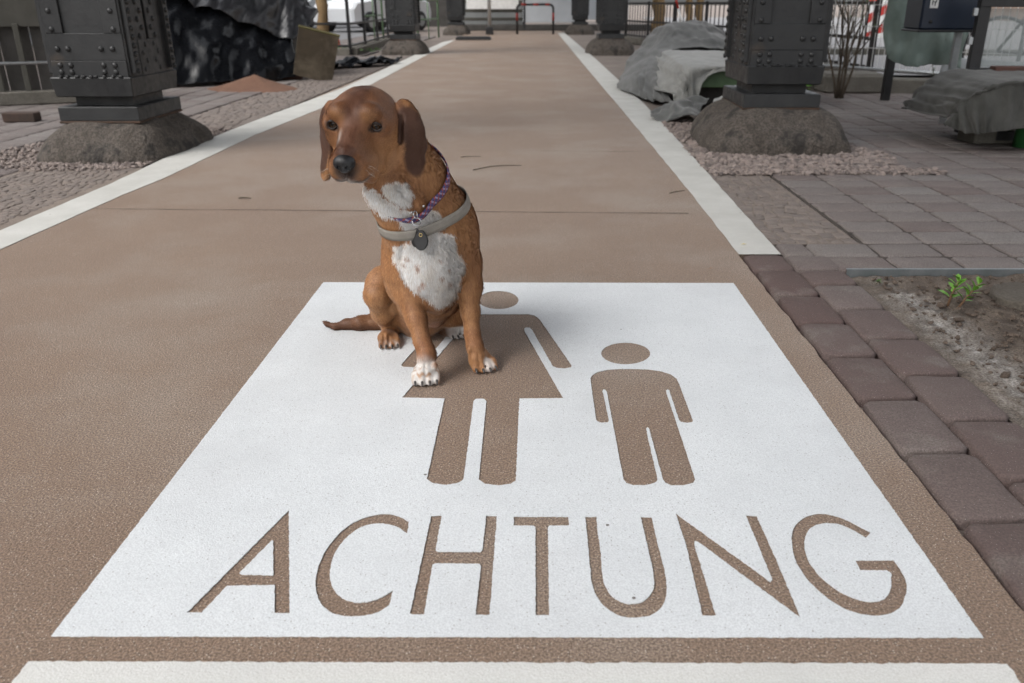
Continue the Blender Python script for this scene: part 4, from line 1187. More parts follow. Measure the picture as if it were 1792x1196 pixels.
m_beige = nmat('weathered beige board', (.085, .082, .070), (.065, .062, .052), vscale=5, rough=.8, bump=.002, bscale=40)
m_conc = nmat('old concrete kerb', (.20, .185, .16), (.14, .13, .11), vscale=6, rough=.95, bump=.006, bscale=40, grain=(.08, .075, .065), gscale=120, gmix=.5)
m_wallw = nmat('pale hoarding panel', (.50, .53, .56), (.42, .45, .48), vscale=1.2, rough=.7, bump=.01, bscale=2)
m_wallg = nmat('grey hoarding panel', (.24, .25, .25), (.19, .20, .20), vscale=1.5, rough=.7)
m_dark = nmat('dark timber boards', (.045, .042, .038), (.07, .065, .06), vscale=4, rough=.8, bump=.003, bscale=30)
m_jute = nmat('jute wrapping', (.30, .205, .105), (.24, .16, .08), vscale=9, rough=.95, bump=.008, bscale=60, grain=(.14, .09, .045), gscale=140, gmix=.5)
m_ply = nmat('dirty plywood', (.095, .075, .050), (.060, .048, .034), vscale=5, vdet=8, rough=.9, bump=.003, bscale=30, stain=(.17, .14, .10), stscale=3)
m_moss = nmat('mossy edge', (.085, .075, .03), rough=1)
m_sand = nmat('reddish sand', (.185, .100, .066), (.145, .078, .052), vscale=12, rough=1, bump=.004, bscale=90, grain=(.12, .06, .04), gscale=200, gmix=.5)
m_brick = nmat('red brick', (.115, .056, .044), (.085, .048, .04), vscale=12, rough=.95, bump=.003, bscale=60)
m_leaf = nmat('fresh green leaf', (.12, .30, .03), (.17, .38, .05), vscale=40, rough=.5)
m_leafd = nmat('dark green leaf', (.045, .10, .02), (.07, .14, .03), vscale=30, rough=.6)
m_bark = nmat('bark', (.075, .058, .042), (.11, .088, .065), vscale=20, rough=.95, bump=.004, bscale=80)
m_road = nmat('pale road asphalt', (.24, .24, .245), (.20, .20, .205), vscale=3, rough=.9, bump=.002, bscale=120)
m_navy = nmat('navy blue enamel', (.010, .017, .033), (.013, .021, .040), vscale=10, rough=.35)
m_orange = nmat('orange red plastic', (.80, .08, .03), rough=.4)

def pipe_run(mb, pts, r_, n=8): mb.tube(pts, r_, n)
# ---------------- left: black plastic over a heap, plywood, sand, bricks
def tarp_heap():
    root = empty('covered_heap', (-4.2, 10.9, 0))
    tag(root, 'tall heap covered with wrinkled black plastic sheet, beyond the left column', 'covered heap')
    def L(x, y, z): return Vector((x + 4.2, y - 10.9, z))
    g = [[L(-5.35, 9.35, .02), L(-4.5, 9.30, .02), L(-3.75, 9.55, .02), L(-3.25, 10.0, .02), L(-2.82, 10.55, .02)],
         [L(-5.3, 9.55, .45), L(-4.5, 9.55, .40), L(-3.85, 9.80, .42), L(-3.35, 10.25, .32), L(-2.95, 10.7, .25)],
         [L(-5.3, 9.8, .95), L(-4.55, 9.85, .90), L(-3.95, 10.15, .82), L(-3.5, 10.55, .62), L(-3.05, 10.9, .50)],
         [L(-5.2, 10.3, 1.35), L(-4.6, 10.4, 1.35), L(-4.1, 10.6, 1.22), L(-3.7, 10.9, 1.0), L(-3.2, 11.2, .72)],
         [L(-5.1, 11.2, 1.55), L(-4.6, 11.3, 1.6), L(-4.2, 11.4, 1.55), L(-3.85, 11.6, 1.3), L(-3.4, 11.7, .85)],
         [L(-5.1, 12.4, 1.2), L(-4.6, 12.5, 1.3), L(-4.2, 12.6, 1.2), L(-3.9, 12.6, .8), L(-3.5, 12.6, .3)]]
    patch('plastic_sheet', g, m_tarp, root, k=16, fold=.035, fscale=2.0, ridge=.040, rscale=2.4, stretch=(1.9, .8, .55), thick=.003, seed=2, pleat=.03, pfreq=2.2)
    g = [[L(-4.25, 9.9, .98), L(-3.75, 10.2, .80), L(-3.3, 10.55, .58), L(-2.98, 10.72, .42)],
         [L(-4.25, 10.25, 1.22), L(-3.75, 10.55, 1.05), L(-3.25, 10.75, .84), L(-2.84, 10.95, .58)],
         [L(-4.3, 10.7, 1.55), L(-3.8, 11.0, 1.45), L(-3.3, 11.1, 1.15), L(-2.78, 11.2, .72)],
         [L(-4.35, 11.3, 1.9), L(-3.8, 11.5, 1.8), L(-3.4, 11.6, 1.3), L(-2.9, 11.6, .7)]]
    patch('top_sheet', g, m_silver, root, k=14, fold=.02, fscale=3, ridge=.035, rscale=2.6, stretch=(3.2, .8, .35), thick=.004, seed=5)
    cr = MB(); cr.box((.1, 1.1, .5), (1.6, 1.8, 1.0), .03); cr.box((-.2, 1.6, 1.2), (1.0, 1.0, .6), .03); cr.build('crate', m_dark, root)
tarp_heap()
bd = MB(); bd.box((0, 0, 0), (.46, .03, .62), .004, rot=(Matrix.Rotation(R(14), 3, 'Y') @ Matrix.Rotation(R(24), 3, 'X')))
pb = bd.build('plywood_board', m_ply, loc=P(553, 97, 10.35) + Vector((0, 0, .0))); pb.rotation_euler.z = R(12)
tag(pb, 'dirty square board leaning against the black plastic heap', 'board')
mb = MB(); mb.box((0, 0, .305), (.47, .034, .02), .003); e_ = mb.build('mossy_edge', m_moss, pb); e_.rotation_euler = (Matrix.Rotation(R(14), 3, 'Y') @ Matrix.Rotation(R(24), 3, 'X')).to_euler()
g0 = G(600, 118); gg = [[Vector((g0[0] - .35 + .2 * i + .1 * j, g0[1] - .55 + .3 * j + .12 * i, .02 + .07 * ((i + j) % 2) * (1 if 0 < j < 3 else .4))) for i in range(5)] for j in range(4)]
tag(patch('plastic_scrap', gg, m_tarp, k=8, fold=.05, fscale=6, ridge=.03, rscale=5, thick=.004), 'crumpled shiny black plastic scrap on the paving beside the leaning board', 'plastic scrap')
def heap(name, cx, cy, rx, ry, h, mat, lab, cat, seed=0):
    V = [(0, 0, h)]; F = []; nr, na = 14, 40
    for i in range(1, nr + 1):
        t = i / nr
        for k in range(na):
            a = 2 * math.pi * k / na; e = 1 + .18 * mnoise.noise(Vector((math.cos(a) * 1.5, math.sin(a) * 1.5, seed)))
            z = h * (1 - t) ** 1.15 * (1 - .1 * t) + .02 * fbm((math.cos(a) * t * 2, math.sin(a) * t * 2, seed), 3) * (1 - t); V.append((rx * t * math.cos(a) * e, ry * t * math.sin(a) * e, z if i < nr else -.01))
    for k in range(na): F.append((0, 1 + k, 1 + (k + 1) % na))
    for i in range(nr - 1):
        for k in range(na):
            l = (k + 1) % na; F.append((1 + i * na + k, 1 + (i + 1) * na + k, 1 + (i + 1) * na + l, 1 + i * na + l))
    o = mesh_obj(name, V, F, mat, smooth=True, loc=(cx, cy, 0)); return tag(o, lab, cat)
heap('sand_pile', *G(447, 156), .52, .34, .15, m_sand, 'low pile of reddish sand on the paving in front of the black heap', 'sand pile')
m_brickd = nmat('dirty brown brick', (.075, .048, .038), (.055, .04, .033), vscale=12, rough=.95, bump=.003, bscale=60)
def brick(x, y, rz, lab, z=0.0, mat=None, d=(.24, .115, .07)):
    mb = MB(); mb.box((0, 0, d[2] / 2), d, .006); o = mb.build('brick', mat or m_brick, loc=(x, y, z)); o.rotation_euler.z = rz; return tag(o, lab, 'brick')
brick(*G(512, 139), R(10), 'red brick lying between the sand pile and the leaning board')
brick(*G(395, 146), R(-15), 'red brick at the foot of the black plastic, left of the sand pile')
brick(*G(40, 213), R(5), 'dirty brown brick lying left of the left column footing', mat=m_brickd)
mb = MB(); mb.tube([(0, 0, 0), (0, 0, .02), (0, 0, .16), (0, 0, .18)], [.10, .12, .13, .12], 20); mb.sphere((0, 0, .17), (.12, .12, .03), 16, 6)
bk = mb.build('bucket', nmat('grey bucket plastic', (.17, .17, .155), rough=.6), loc=(*G(305, 138), 0)); tag(bk, 'grey lidded bucket behind the left column, at the foot of the black plastic', 'bucket')
# ---------------- left edge: fence with boards
def left_fence():
    root = empty('board_fence', (-4.6, 7.6, 0)); tag(root, 'dark fence with beige top board and metal rails at the left edge', 'fence')
    # line from (-3.9,8.3) to the left-front
    A = Vector((.95, .75, 0)); B = Vector((-2.2, -.75, 0)); d = (B - A).normalized(); ang = math.atan2(d.y, d.x); rz = Matrix.Rotation(ang, 3, 'Z'); Ln = (B - A).length; mid = (A + B) / 2
    for i in range(14):
        p = A + d * (Ln * (i + .5) / 14); mb = MB(); mb.box((p.x, p.y, .37), (Ln / 14 - .008, .02, .62), .002, rot=rz); mb.build('dark_board', m_dark, root)
    mb = MB(); mb.box((mid.x, mid.y - .05, .78), (Ln, .04, .24), .006, rot=rz); mb.build('top_board', m_beige, root)
    mb = MB(); mb.box((mid.x, mid.y - .05, .06), (Ln, .16, .12), .012, rot=rz); mb.build('kerb', m_conc, root)
    mb = MB(); o_ = Vector((0, -.12, .36)); mb.tube([A + o_, B + o_], .014, 8); mb.build('rail', m_galv, root)
    for t in (.30, .36):
        p = A + d * Ln * t; mb = MB(); mb.box((p.x, p.y - .1, .38), (.045, .045, .62), .004, rot=rz); mb.build('post', m_beige, root)
    return root
left_fence()
def ladder():
    root = empty('metal_rack', (*G(300, 118), 0)); tag(root, 'metal rack with two bright rails between the left column and the black heap', 'rack')
    for x in (-.32, .0, .32): mb = MB(); mb.box((x, 0, .55), (.05, .05, 1.1), .004); mb.build('post', m_black if x else m_beige, root)
    for z in (.38, .62, .86): mb = MB(); mb.tube([(-.34, -.03, z), (.34, -.03, z)], .016, 8); mb.build('rail', m_galv, root)
    mb = MB(); mb.box((0, .1, .45), (.62, .03, .8), .004); mb.build('back_panel', m_dark, root)
ladder()

# ---------------- pipes: green railings, black railing, red-white hoop
def hoop(name, a, b, h, mat, r_=.024, mids=(), uprights=0, bands=None, lab='', cat='railing', group=None, rc=.12, feet=None):
    a = Vector((*a, 0)); b = Vector((*b, 0)); root = empty(name, a); b = b - a; d = b.normalized()
    tag(root, lab, cat, group)
    pts = [Vector((0, 0, 0)), Vector((0, 0, h - rc))] + [d * rc * (1 - math.cos(t)) + Vector((0, 0, h - rc + rc * math.sin(t))) for t in (R(22), R(45), R(68), R(90))]
    L_ = b.length; q = [b - d * (p.length if False else (d.dot(p))) + Vector((0, 0, p.z)) for p in pts][::-1]
    mb = MB(); mb.tube(pts + q, r_, 10); mb.build('frame', mat, root)
    for z in mids: mb = MB(); mb.tube([Vector((0, 0, z)), b + Vector((0, 0, z))], r_ * .8, 8); mb.build('rail', mat, root)
    for i in range(uprights): p = b * ((i + 1) / (uprights + 1)); mb = MB(); mb.tube([p, p + Vector((0, 0, h - .02))], r_ * .6, 8); mb.build('upright', mat, root)
    if bands:
        for t in bands:
            if t[0] == 'v': p = (b if t[1] else Vector()); mb = MB(); mb.tube([p + Vector((0, 0, t[2])), p + Vector((0, 0, t[3]))], r_ * 1.08, 10)
            else: mb = MB(); mb.tube([b * t[1] + Vector((0, 0, h)), b * t[2] + Vector((0, 0, h))], r_ * 1.08, 10)
            mb.build('red_band', m_redd, root)
    return root
g = G(905, 60); g2 = G(968, 60)
hoop('barrier_hoop', g, g2, .83, m_black, r_=.035, bands=[('v', 0, .38, .60), ('v', 1, .38, .60), ('h', .12, .26), ('h', .45, .6), ('h', .78, .9)], lab='black steel hoop barrier with red bands standing across the far end of the path', cat='barrier')
hoop('green_railing', G(732, 72), G(768, 66), .95, m_green, mids=(.48,), uprights=1, lab='green tube railing just right of the second left column', group='green tube railings')
hoop('green_railing', G(640, 88), G(672, 78), 1.15, m_green, mids=(.62,), uprights=1, lab='green tube railing left of the second left column, beside the small orange lamp', group='green tube railings', rc=.08)
hoop('green_railing', G(768, 64), G(796, 56), 1.15, m_green, mids=(), lab='green tube hoop furthest back, half hidden by the far left column', group='green tube railings')
# galvanised pole in a rubber foot at the path's far end
root = empty('pole', (*G(857, 61), 0)); tag(root, 'grey pole standing in a dark foot at the far left edge of the path', 'pole')
MB().tube([(0, 0, 0), (0, 0, 2.4)], .055, 12).build('shaft', m_galv, root); MB().box((0, 0, .10), (.22, .22, .2), .02).build('clamp', m_black, root)
mb = MB(); mb.box((0, 0, .04), (.85, .55, .08), .02, taper=1.05); o = mb.build('rubber_foot', m_black, loc=(*G(829, 70), 0)); tag(o, 'flat dark rubber foot lying across the end of the left white line', 'rubber foot')
def bar_fence(A, B, h, n, lab, mat=m_black, kerb=True, group=None, bars=True, rail=.03):
    A = Vector((*A, 0)); B = Vector((*B, 0)); root = empty('bar_fence', A); tag(root, lab, 'fence', group); b = B - A; L_ = b.length; rz = Matrix.Rotation(math.atan2(b.y, b.x), 3, 'Z')
    for z in (h, .16, h * .55):
        mb = MB(); mb.box((b.x / 2, b.y / 2, z), (L_, rail, rail * 1.3), .003, rot=rz); mb.build('rail', mat, root)
    np_ = max(2, int(L_ / 1.6) + 1)
    for i in range(np_): p = b * (i / (np_ - 1)); mb = MB(); mb.box((p.x, p.y, h / 2 + .02), (.05, .05, h + .04), .003, rot=rz); mb.build('post', mat, root)
    if bars:
        mb = MB()
        for i in range(n): p = b * ((i + .5) / n); mb.box((p.x, p.y, h / 2 + .06), (.016, .016, h - .14), 0, rot=rz)
        mb.build('bars', mat, root)
    if kerb: mb = MB(); mb.box((b.x / 2, b.y / 2 + .05, .05), (L_, .22, .14), .012, rot=rz); mb.build('kerb', m_conc, root)
    return root
bar_fence((-3.3, 15.5), (-3.6, 24), .95, 40, 'black bar fence behind the green railings on the left', bars=False)
bar_fence((-5.6, 15.6), (-3.3, 15.5), .95, 40, 'black two-rail fence left of the jute-wrapped trunk', bars=False)
bar_fence((2.15, 21.5), (3.5, 15.0), .86, 34, 'black bar fence behind the heap of grey blankets on the right')
bar_fence((3.5, 15.0), (3.9, 10.2), .86, 30, 'black bar fence just left of the near right column')
# ---------------- wrapped trees
def wrapped_tree(px, py, r_, lab, h=3.2, top=True, seed=0):
    x, y = G(px, py); root = empty('tree', (x, y, 0)); tag(root, lab, 'tree', 'trees with wrapped trunks')
    pts = [Vector((.02 * math.sin(i * 1.3 + seed), .02 * math.cos(i * 1.7 + seed), -.02 + h * .62 * i / 14)) for i in range(15)]
    mb = MB(); mb.tube(pts, [r_ * (1 + .13 * math.sin(i * 2.1 + seed) - .012 * i) for i in range(15)], 16); mb.build('jute_wrap', m_jute, root)
    pts = [Vector((0, 0, h * .6)), Vector((.02, .02, h)), Vector((.05, .03, h + 1.2))]; mb = MB(); mb.tube(pts, [r_ * .8, r_ * .6, r_ * .4], 10)
    rr = random.Random(seed)
    lv = MB()
    for i in range(9):
        a = rr.uniform(0, 6.28); b0 = Vector((.03, .02, h + rr.uniform(-.2, 1.1))); b1 = b0 + Vector((math.cos(a), math.sin(a), rr.uniform(.4, 1.0))) * rr.uniform(.5, 1.1)
        mb.tube([b0, b0.lerp(b1, .5) + Vector((0, 0, .08)), b1], [r_ * .25, r_ * .14, r_ * .05], 6)
        for k in range(60):
            c = b0.lerp(b1, rr.uniform(.4, 1.1)) + Vector((rr.gauss(0, .16), rr.gauss(0, .16), rr.gauss(0, .14))); q = Matrix.Rotation(rr.uniform(0, 6.28), 3, 'Z') @ Matrix.Rotation(rr.uniform(-1, 1), 3, 'X')
            lv.add([c + q @ Vector(v) for v in ((-.03, 0, 0), (0, -.015, 0), (.03, 0, 0), (0, .015, 0))], [(0, 1, 2, 3)])
    mb.build('trunk', m_bark, root); lv.build('crown', m_leafd, root)
wrapped_tree(570, 92, .105, 'tree trunk wrapped in brown jute left of the path, above the leaning board', seed=1)
wrapped_tree(1150, 76, .150, 'thick tree trunk wrapped in pale jute, behind the heap of grey blankets', seed=2)
wrapped_tree(1203, 66, .105, 'thin wrapped tree trunk, left one of the pair behind the red and white stick', seed=3)
wrapped_tree(1221, 64, .115, 'thin wrapped tree trunk, right one of the pair behind the red and white stick', seed=4)
# ---------------- far end
def panel(name, px0, px1, Y, z0, z1, mat, lab, cat, t=.08, frame=None):
    x0, x1 = P(px0, 10, Y).x, P(px1, 10, Y).x; root = empty(name, ((x0 + x1) / 2, Y, 0)); tag(root, lab, cat)
    mb = MB(); mb.box((0, 0, (z0 + z1) / 2), (x1 - x0, t, z1 - z0), .01); mb.build('panel', mat, root)
    for x in (-(x1 - x0) / 2 + .05, (x1 - x0) / 2 - .05): MB().box((x, -.03, z1 / 2), (.06, .06, z1), .004).build('post', frame or m_black, root)
    return root
panel('hoarding', 915, 1012, 31, .25, 2.3, m_wallw, 'pale blue-grey sheet hoarding behind the hoop barrier at the path end', 'hoarding')
panel('hoarding', 1012, 1100, 33, .30, 2.3, m_wallw, 'pale grey hoarding behind the small steel columns right of the path', 'hoarding')
panel('wall', 805, 918, 32, .0, 2.3, m_wallg, 'dark grey wall closing the far end of the path, left of the hoop barrier', 'wall')
panel('wall', 690, 808, 36, .0, 1.0, m_dark, 'low dark wall far behind the green railings', 'wall')
mb = MB(); x0 = P(870, 10, 31).x
for z in (.35, .62, .9): mb.box((P(862, 10, 31.2).x, 31.2, z), (2.6, .06, .10), .01)
tag(mb.build('plank_barrier', m_beige), 'horizontal grey planks in front of the dark wall at the path end', 'plank barrier')
mb = MB(); mb.box((P(862, 10, 31).x, 30.9, .86), (1.8, .05, .36), .01); tag(mb.build('sign_board', m_whitep), 'white board high on the dark wall at the path end, left of the hoop barrier', 'board')
mb = MB(); mb.box((1.5, 31.2, .08), (9, .5, .2), .02); tag(mb.build('kerb_wall', m_dark), 'low dark kerb wall across the far end of the path', 'kerb')
# parked cars left behind the railings
def car(px, Y, mat, lab, rz=0.0, L_=4.3):
    x = P(px, 10, Y).x; root = empty('parked_car', (x, Y, 0), rz); tag(root, lab, 'car', 'cars parked behind the left fence')
    prof = [(-2.15, .32), (-2.15, .70), (-1.95, .88), (-1.2, .96), (-.75, 1.38), (.85, 1.42), (1.5, 1.0), (2.05, .90), (2.15, .60), (2.12, .30)]
    V_ = []; F_ = []; n = len(prof)
    for y, s_ in ((-.85, .97), (-.78, 1.0), (.78, 1.0), (.85, .97)):
        for (a, b) in prof: V_.append((a * s_ * L_ / 4.3, y, .3 + (b - .3) * (1 if abs(y) < .8 else .96)))
    for k in range(3):
        for i in range(n): j = (i + 1) % n; F_.append((k * n + i, k * n + j, (k + 1) * n + j, (k + 1) * n + i))
    F_.append(tuple(range(n - 1, -1, -1))); F_.append(tuple(3 * n + i for i in range(n)))
    mesh_obj('body', V_, F_, mat, root)
    for y in (-.862, .862):
        w = MB(); w.box((-.25, y, 1.14), (.85, .012, .30), .02); w.box((.62, y, 1.14), (.72, .012, .30), .02); w.build('side_window', m_carglass, root)
        for xx in (-1.35, 1.35):
            t_ = MB(); t_.tube([(xx, y - .09, .31), (xx, y - .07, .31), (xx, y + .07, .31), (xx, y + .09, .31)], [.27, .31, .31, .27], 20); wo_ = t_.build('wheel', m_black, root)
            rm = MB(); s_ = 1 if y > 0 else -1; rm.tube([(xx, y + s_ * .085, .31), (xx, y + s_ * .10, .31)], [.19, .17], 12); rm.build('rim', m_galv, wo_)
    hl_ = MB(); hl_.sphere((2.08, -.6, .68), (.06, .14, .08), 10, 6); hl_.build('headlight', m_whitep, root)
    hl_ = MB(); hl_.sphere((2.08, .6, .68), (.06, .14, .08), 10, 6); hl_.build('headlight', m_whitep, root)
    return root
m_carglass = nmat('car window glass', (.02, .025, .03), rough=.08, spec=.8)
car(655, 30, nmat('white car paint', (.72, .74, .76), rough=.25, coat=1), 'white parked car behind the railings, left of the second left column', R(62))
car(735, 40, nmat('dark car paint', (.03, .035, .045), rough=.25, coat=1), 'dark parked car far behind the green railing, right of the second left column', R(10))
car(585, 34, nmat('silver car paint', (.42, .44, .46), rough=.3, metal=.4, coat=1), 'silver parked car behind the jute-wrapped trunk on the left', R(30))
panel('hoarding', 560, 700, 46, .0, 2.6, m_wallw, 'long pale wall far behind the parked cars on the left', 'hoarding')
mb = MB(); mb.tube([(0, 0, 0), (0, 0, .05), (0, 0, .17), (0, 0, .2)], [.09, .09, .075, .03], 14); o = mb.build('warning_lamp', m_orange, loc=(*G(589, 90), .04)); tag(o, 'small orange-red warning lamp on the ground behind the leaning board', 'lamp')
MB().box((0, 0, -.02), (.16, .16, .06), .01).build('base', m_whitep, o)
# ---------------- mounds / weeds strip on the left beyond the board
def leaf_clump(name, x, y, n, spread, h, mat, lab, cat, size=.03, seed=0, group=None):
    rr = random.Random(seed); lv = MB()
    for k in range(n):
        c = Vector((rr.gauss(0, spread), rr.gauss(0, spread), abs(rr.gauss(0, h)) + .01)); q = Matrix.Rotation(rr.uniform(0, 6.28), 3, 'Z') @ Matrix.Rotation(rr.uniform(-1.2, 1.2), 3, 'X'); s_ = size * rr.uniform(.6, 1.4)
        lv.add([c + q @ Vector(v) * s_ for v in ((-1, 0, 0), (-.2, -.45, .1), (1, 0, 0), (-.2, .45, .1))], [(0, 1, 2, 3)])
    o = lv.build(name, mat, loc=(x, y, 0)); return tag(o, lab, cat, group)
leaf_clump('weeds', *G(600, 92), 260, .28, .05, m_leafd, 'low mossy green weeds on the ground around the orange lamp', 'weeds', .045, 4)

# ---------------- right: bench under blankets
def bench():
    root = empty('green_bench', (1.82, 8.6, 0)); tag(root, 'low green bench mostly hidden under a light grey felt blanket, beside the near right column', 'bench')
    mb = MB(); mb.box((0, 0, .325), (.98, 2.3, .05), .008); mb.build('seat', m_gpaint, root)
    mb = MB(); mb.box((0, -1.13, .245), (.96, .03, .13), .006); mb.build('front_board', m_gpaint, root)
    for x in (-.42, .42):
        for y in (-.95, 1.0): mb = MB(); mb.box((x, y, .15), (.07, .07, .30), .006); mb.build('leg', m_black, root)
    mb = MB(); mb.box((0, .1, .10), (.8, 1.9, .2), .02); mb.build('crate', m_dark, root)
bench()
def X(px, py, Y): return P(px, py, Y)
top = [[(1.20, 7.52, .12), (1.24, 7.46, .20), (1.30, 7.42, .355), (1.55, 7.42, .365), (1.85, 7.42, .36), (2.1, 7.42, .36), (2.33, 7.42, .36)],
       [(1.12, 8.0, .10), (1.22, 8.0, .24), (1.31, 8.0, .37), (1.6, 8.0, .375), (1.9, 8.0, .372), (2.1, 8.0, .37), (2.33, 8.0, .37)],
       [(1.16, 8.7, .10), (1.24, 8.7, .24), (1.33, 8.7, .37), (1.6, 8.7, .38), (1.9, 8.7, .38), (2.1, 8.7, .37), (2.33, 8.7, .37)],
       [(1.20, 9.5, .10), (1.27, 9.5, .24), (1.36, 9.5, .37), (1.6, 9.5, .385), (1.9, 9.5, .38), (2.1, 9.5, .37), (2.33, 9.5, .37)]]
# front hang: corner long, then rising to the right
fr = [(1.24, 7.43, .012), (1.29, 7.35, .012), (1.35, 7.38, .03), (1.47, 7.385, .29), (1.80, 7.385, .31), (2.1, 7.385, .22), (2.33, 7.385, .24)]
fr2 = [(1.21, 7.47, .08), (1.26, 7.40, .12), (1.33, 7.395, .22), (1.52, 7.39, .335), (1.83, 7.39, .34), (2.1, 7.39, .30), (2.33, 7.39, .30)]
b1 = patch('blanket', [fr, fr2] + top, m_felt, k=12, fold=.010, fscale=6, stretch=(1.2, 1, 1), thick=.005, seed=3, pleat=.030, pfreq=2.6, ridge=.004, rscale=5)
tag(b1, 'light grey felt blanket spread over the low green bench, hanging over its front corner', 'blanket', 'grey blankets')
hp = [[(.86, 9.10, .01), (.98, 8.45, .01), (1.08, 8.0, .01), (1.22, 7.62, .02)],
      [(.93, 9.45, .10), (1.02, 8.85, .14), (1.10, 8.45, .16), (1.20, 8.05, .12)],
      [(1.05, 9.85, .26), (1.16, 9.40, .28), (1.22, 9.1, .28), (1.24, 8.75, .22)],
      [(1.22, 10.2, .42), (1.36, 9.85, .44), (1.42, 9.65, .42), (1.42, 9.45, .385)],
      [(1.45, 10.5, .60), (1.55, 10.15, .62), (1.62, 9.95, .56), (1.70, 9.62, .40)],
      [(1.60, 10.6, .64), (1.80, 10.25, .635), (1.86, 10.0, .58), (2.0, 9.62, .40)],
      [(1.92, 10.6, .64), (2.02, 10.25, .62), (2.1, 10.0, .50), (2.3, 9.6, .39)],
      [(2.2, 10.8, .40), (2.35, 10.3, .32), (2.45, 10.0, .28), (2.6, 9.7, .25)]]
b2 = patch('blanket', hp, m_felt_dark, k=12, fold=.018, fscale=5, stretch=(1.4, .6, 1), ridge=.012, rscale=4, thick=.006, seed=8, pleat=.065, pfreq=2.3)
tag(b2, 'dark grey blanket draped in folds over a tall pile behind the green bench', 'blanket', 'grey blankets')
mb = MB(); mb.box((1.9, 10.45, .30), (.55, .5, .58), .04); mb.box((1.75, 10.3, .16), (.9, .8, .3), .04); tag(mb.build('crate_stack', m_dark), 'stack of crates hidden under the dark grey blanket', 'crates')
sc_ = [[(.90, 6.70, .012), (1.00, 6.55, .012), (1.16, 6.48, .05), (1.25, 6.6, .02)],
       [(.92, 6.82, .03), (1.03, 6.75, .10), (1.18, 6.7, .13), (1.28, 6.75, .04)],
       [(.98, 6.95, .02), (1.08, 6.95, .06), (1.2, 6.92, .05), (1.32, 6.9, .08)],
       [(1.05, 7.05, .012), (1.12, 7.1, .04), (1.25, 7.1, .12), (1.40, 7.0, .14)]]
b3 = patch('blanket', sc_, m_felt_dark, k=10, fold=.02, fscale=8, ridge=.022, rscale=7, thick=.005, seed=4)
tag(b3, 'crumpled end of a grey blanket lying on the ground beside the white line', 'blanket', 'grey blankets')
sc2 = [[(1.34, 6.55, .06), (1.45, 6.5, .10), (1.58, 6.6, .08)], [(1.38, 6.75, .14), (1.5, 6.72, .19), (1.62, 6.8, .16)], [(1.45, 7.0, .12), (1.55, 7.0, .17), (1.7, 7.0, .14)]]
tag(patch('blanket', sc2, m_felt, k=8, fold=.02, fscale=6, thick=.010, seed=6), 'pale folded piece of blanket tucked behind the right column footing', 'blanket', 'grey blankets')
# red and white stick, blue-white stick
a = P(1193, 40, 12.0); root = empty('marker_stick', a); tag(root, 'leaning red and white striped stick behind the heap of grey blankets', 'stick')
d = (P(1176, -30, 12.0) - a); 
for i, mt in enumerate((m_red, m_whitep, m_red, m_whitep)):
    mb = MB(); mb.tube([d * (-.55 + i * .45 + .0), d * (-.55 + (i + 1) * .45)], .014, 8); mb.build('stripe', mt, root)
mb = MB(); mb.tube([(0, 0, 0), (0, 0, .5)], .022, 8); o = mb.build('marker_stake', nmat('pale blue paint', (.35, .50, .62), rough=.5), loc=P(1161, 66, 11.2)); o.location.z = .02; tag(o, 'short pale blue stake standing in front of the thick wrapped trunk', 'stake')
# ---------------- right: shrub, mesh fence, warning board, green sheet, letter box, framed panel
def shrub(px, py, h, lab, seed=1):
    x, y = G(px, py); root = empty('shrub', (x, y, 0)); tag(root, lab, 'shrub'); rr = random.Random(seed); mb = MB(); lv = MB()
    def br(p, d, L_, r_, lev):
        n = 5; pts = [p]; 
        for i in range(n): d = (d + Vector((rr.gauss(0, .10), rr.gauss(0, .10), .05))).normalized(); pts.append(pts[-1] + d * L_ / n)
        mb.tube(pts, [r_ * (1 - .11 * i) for i in range(n + 1)], 6)
        if lev < 3:
            for k in range(2 if lev else 3):
                q = pts[rr.randint(2, n)]; a = rr.uniform(0, 6.28); br(q, (d + Vector((math.cos(a), math.sin(a), .2)) * .6).normalized(), L_ * rr.uniform(.5, .75), r_ * .5, lev + 1)
        if lev >= 2:
            for k in range(2):
                c = pts[-1] + Vector((rr.gauss(0, .01),) * 3); lv.add([c, c + Vector((.018, .008, .01)), c + Vector((.03, 0, .02)), c + Vector((.012, -.01, .008))], [(0, 1, 2, 3)])
    for k in range(6):
        a = k * 1.1 + .4; br(Vector((.03 * math.cos(a), .03 * math.sin(a), 0)), Vector((math.cos(a) * .22, math.sin(a) * .22, 1)).normalized(), h * rr.uniform(.6, .8), .013, 0)
    mb.build('branches', m_bark, root); lv.build('leaves', m_leaf, root)
shrub(1468, 172, 1.1, 'bare young shrub with thin upright branches beside the right column')
leaf_clump('weeds', *G(1415, 158), 60, .05, .05, m_leaf, 'small bright green weed behind the right column footing', 'weeds', .03, 9)
def mesh_fence(A, B, h, lab, group=None, z0=.18):
    A = Vector((*A, 0)); B = Vector((*B, 0)); root = empty('mesh_fence', A); tag(root, lab, 'fence', group); b = B - A; L_ = b.length; u = b.normalized()
    mb = MB()
    n = int(L_ / .07)
    for i in range(n): p = u * (i * .07); mb.tube([p + Vector((0, 0, z0)), p + Vector((0, 0, h))], .0035, 4, False)
    for i in range(int((h - z0) / .22) + 1): mb.tube([Vector((0, 0, z0 + i * .22)), b + Vector((0, 0, z0 + i * .22))], .0045, 4, False)
    mb.build('mesh', m_whitep, root)
    for z in (z0, h): MB().tube([Vector((0, 0, z)), b + Vector((0, 0, z))], .02, 8).build('rail', m_galv, root)
    for t in (0, 1): MB().tube([b * t, b * t + Vector((0, 0, h))], .02, 8).build('post', m_galv, root)
    return root
mesh_fence((3.0, 10.6), (4.6, 8.35), 1.5, 'white wire mesh fence panel right of the shrub, in front of the pale road', 'wire mesh fence panels')
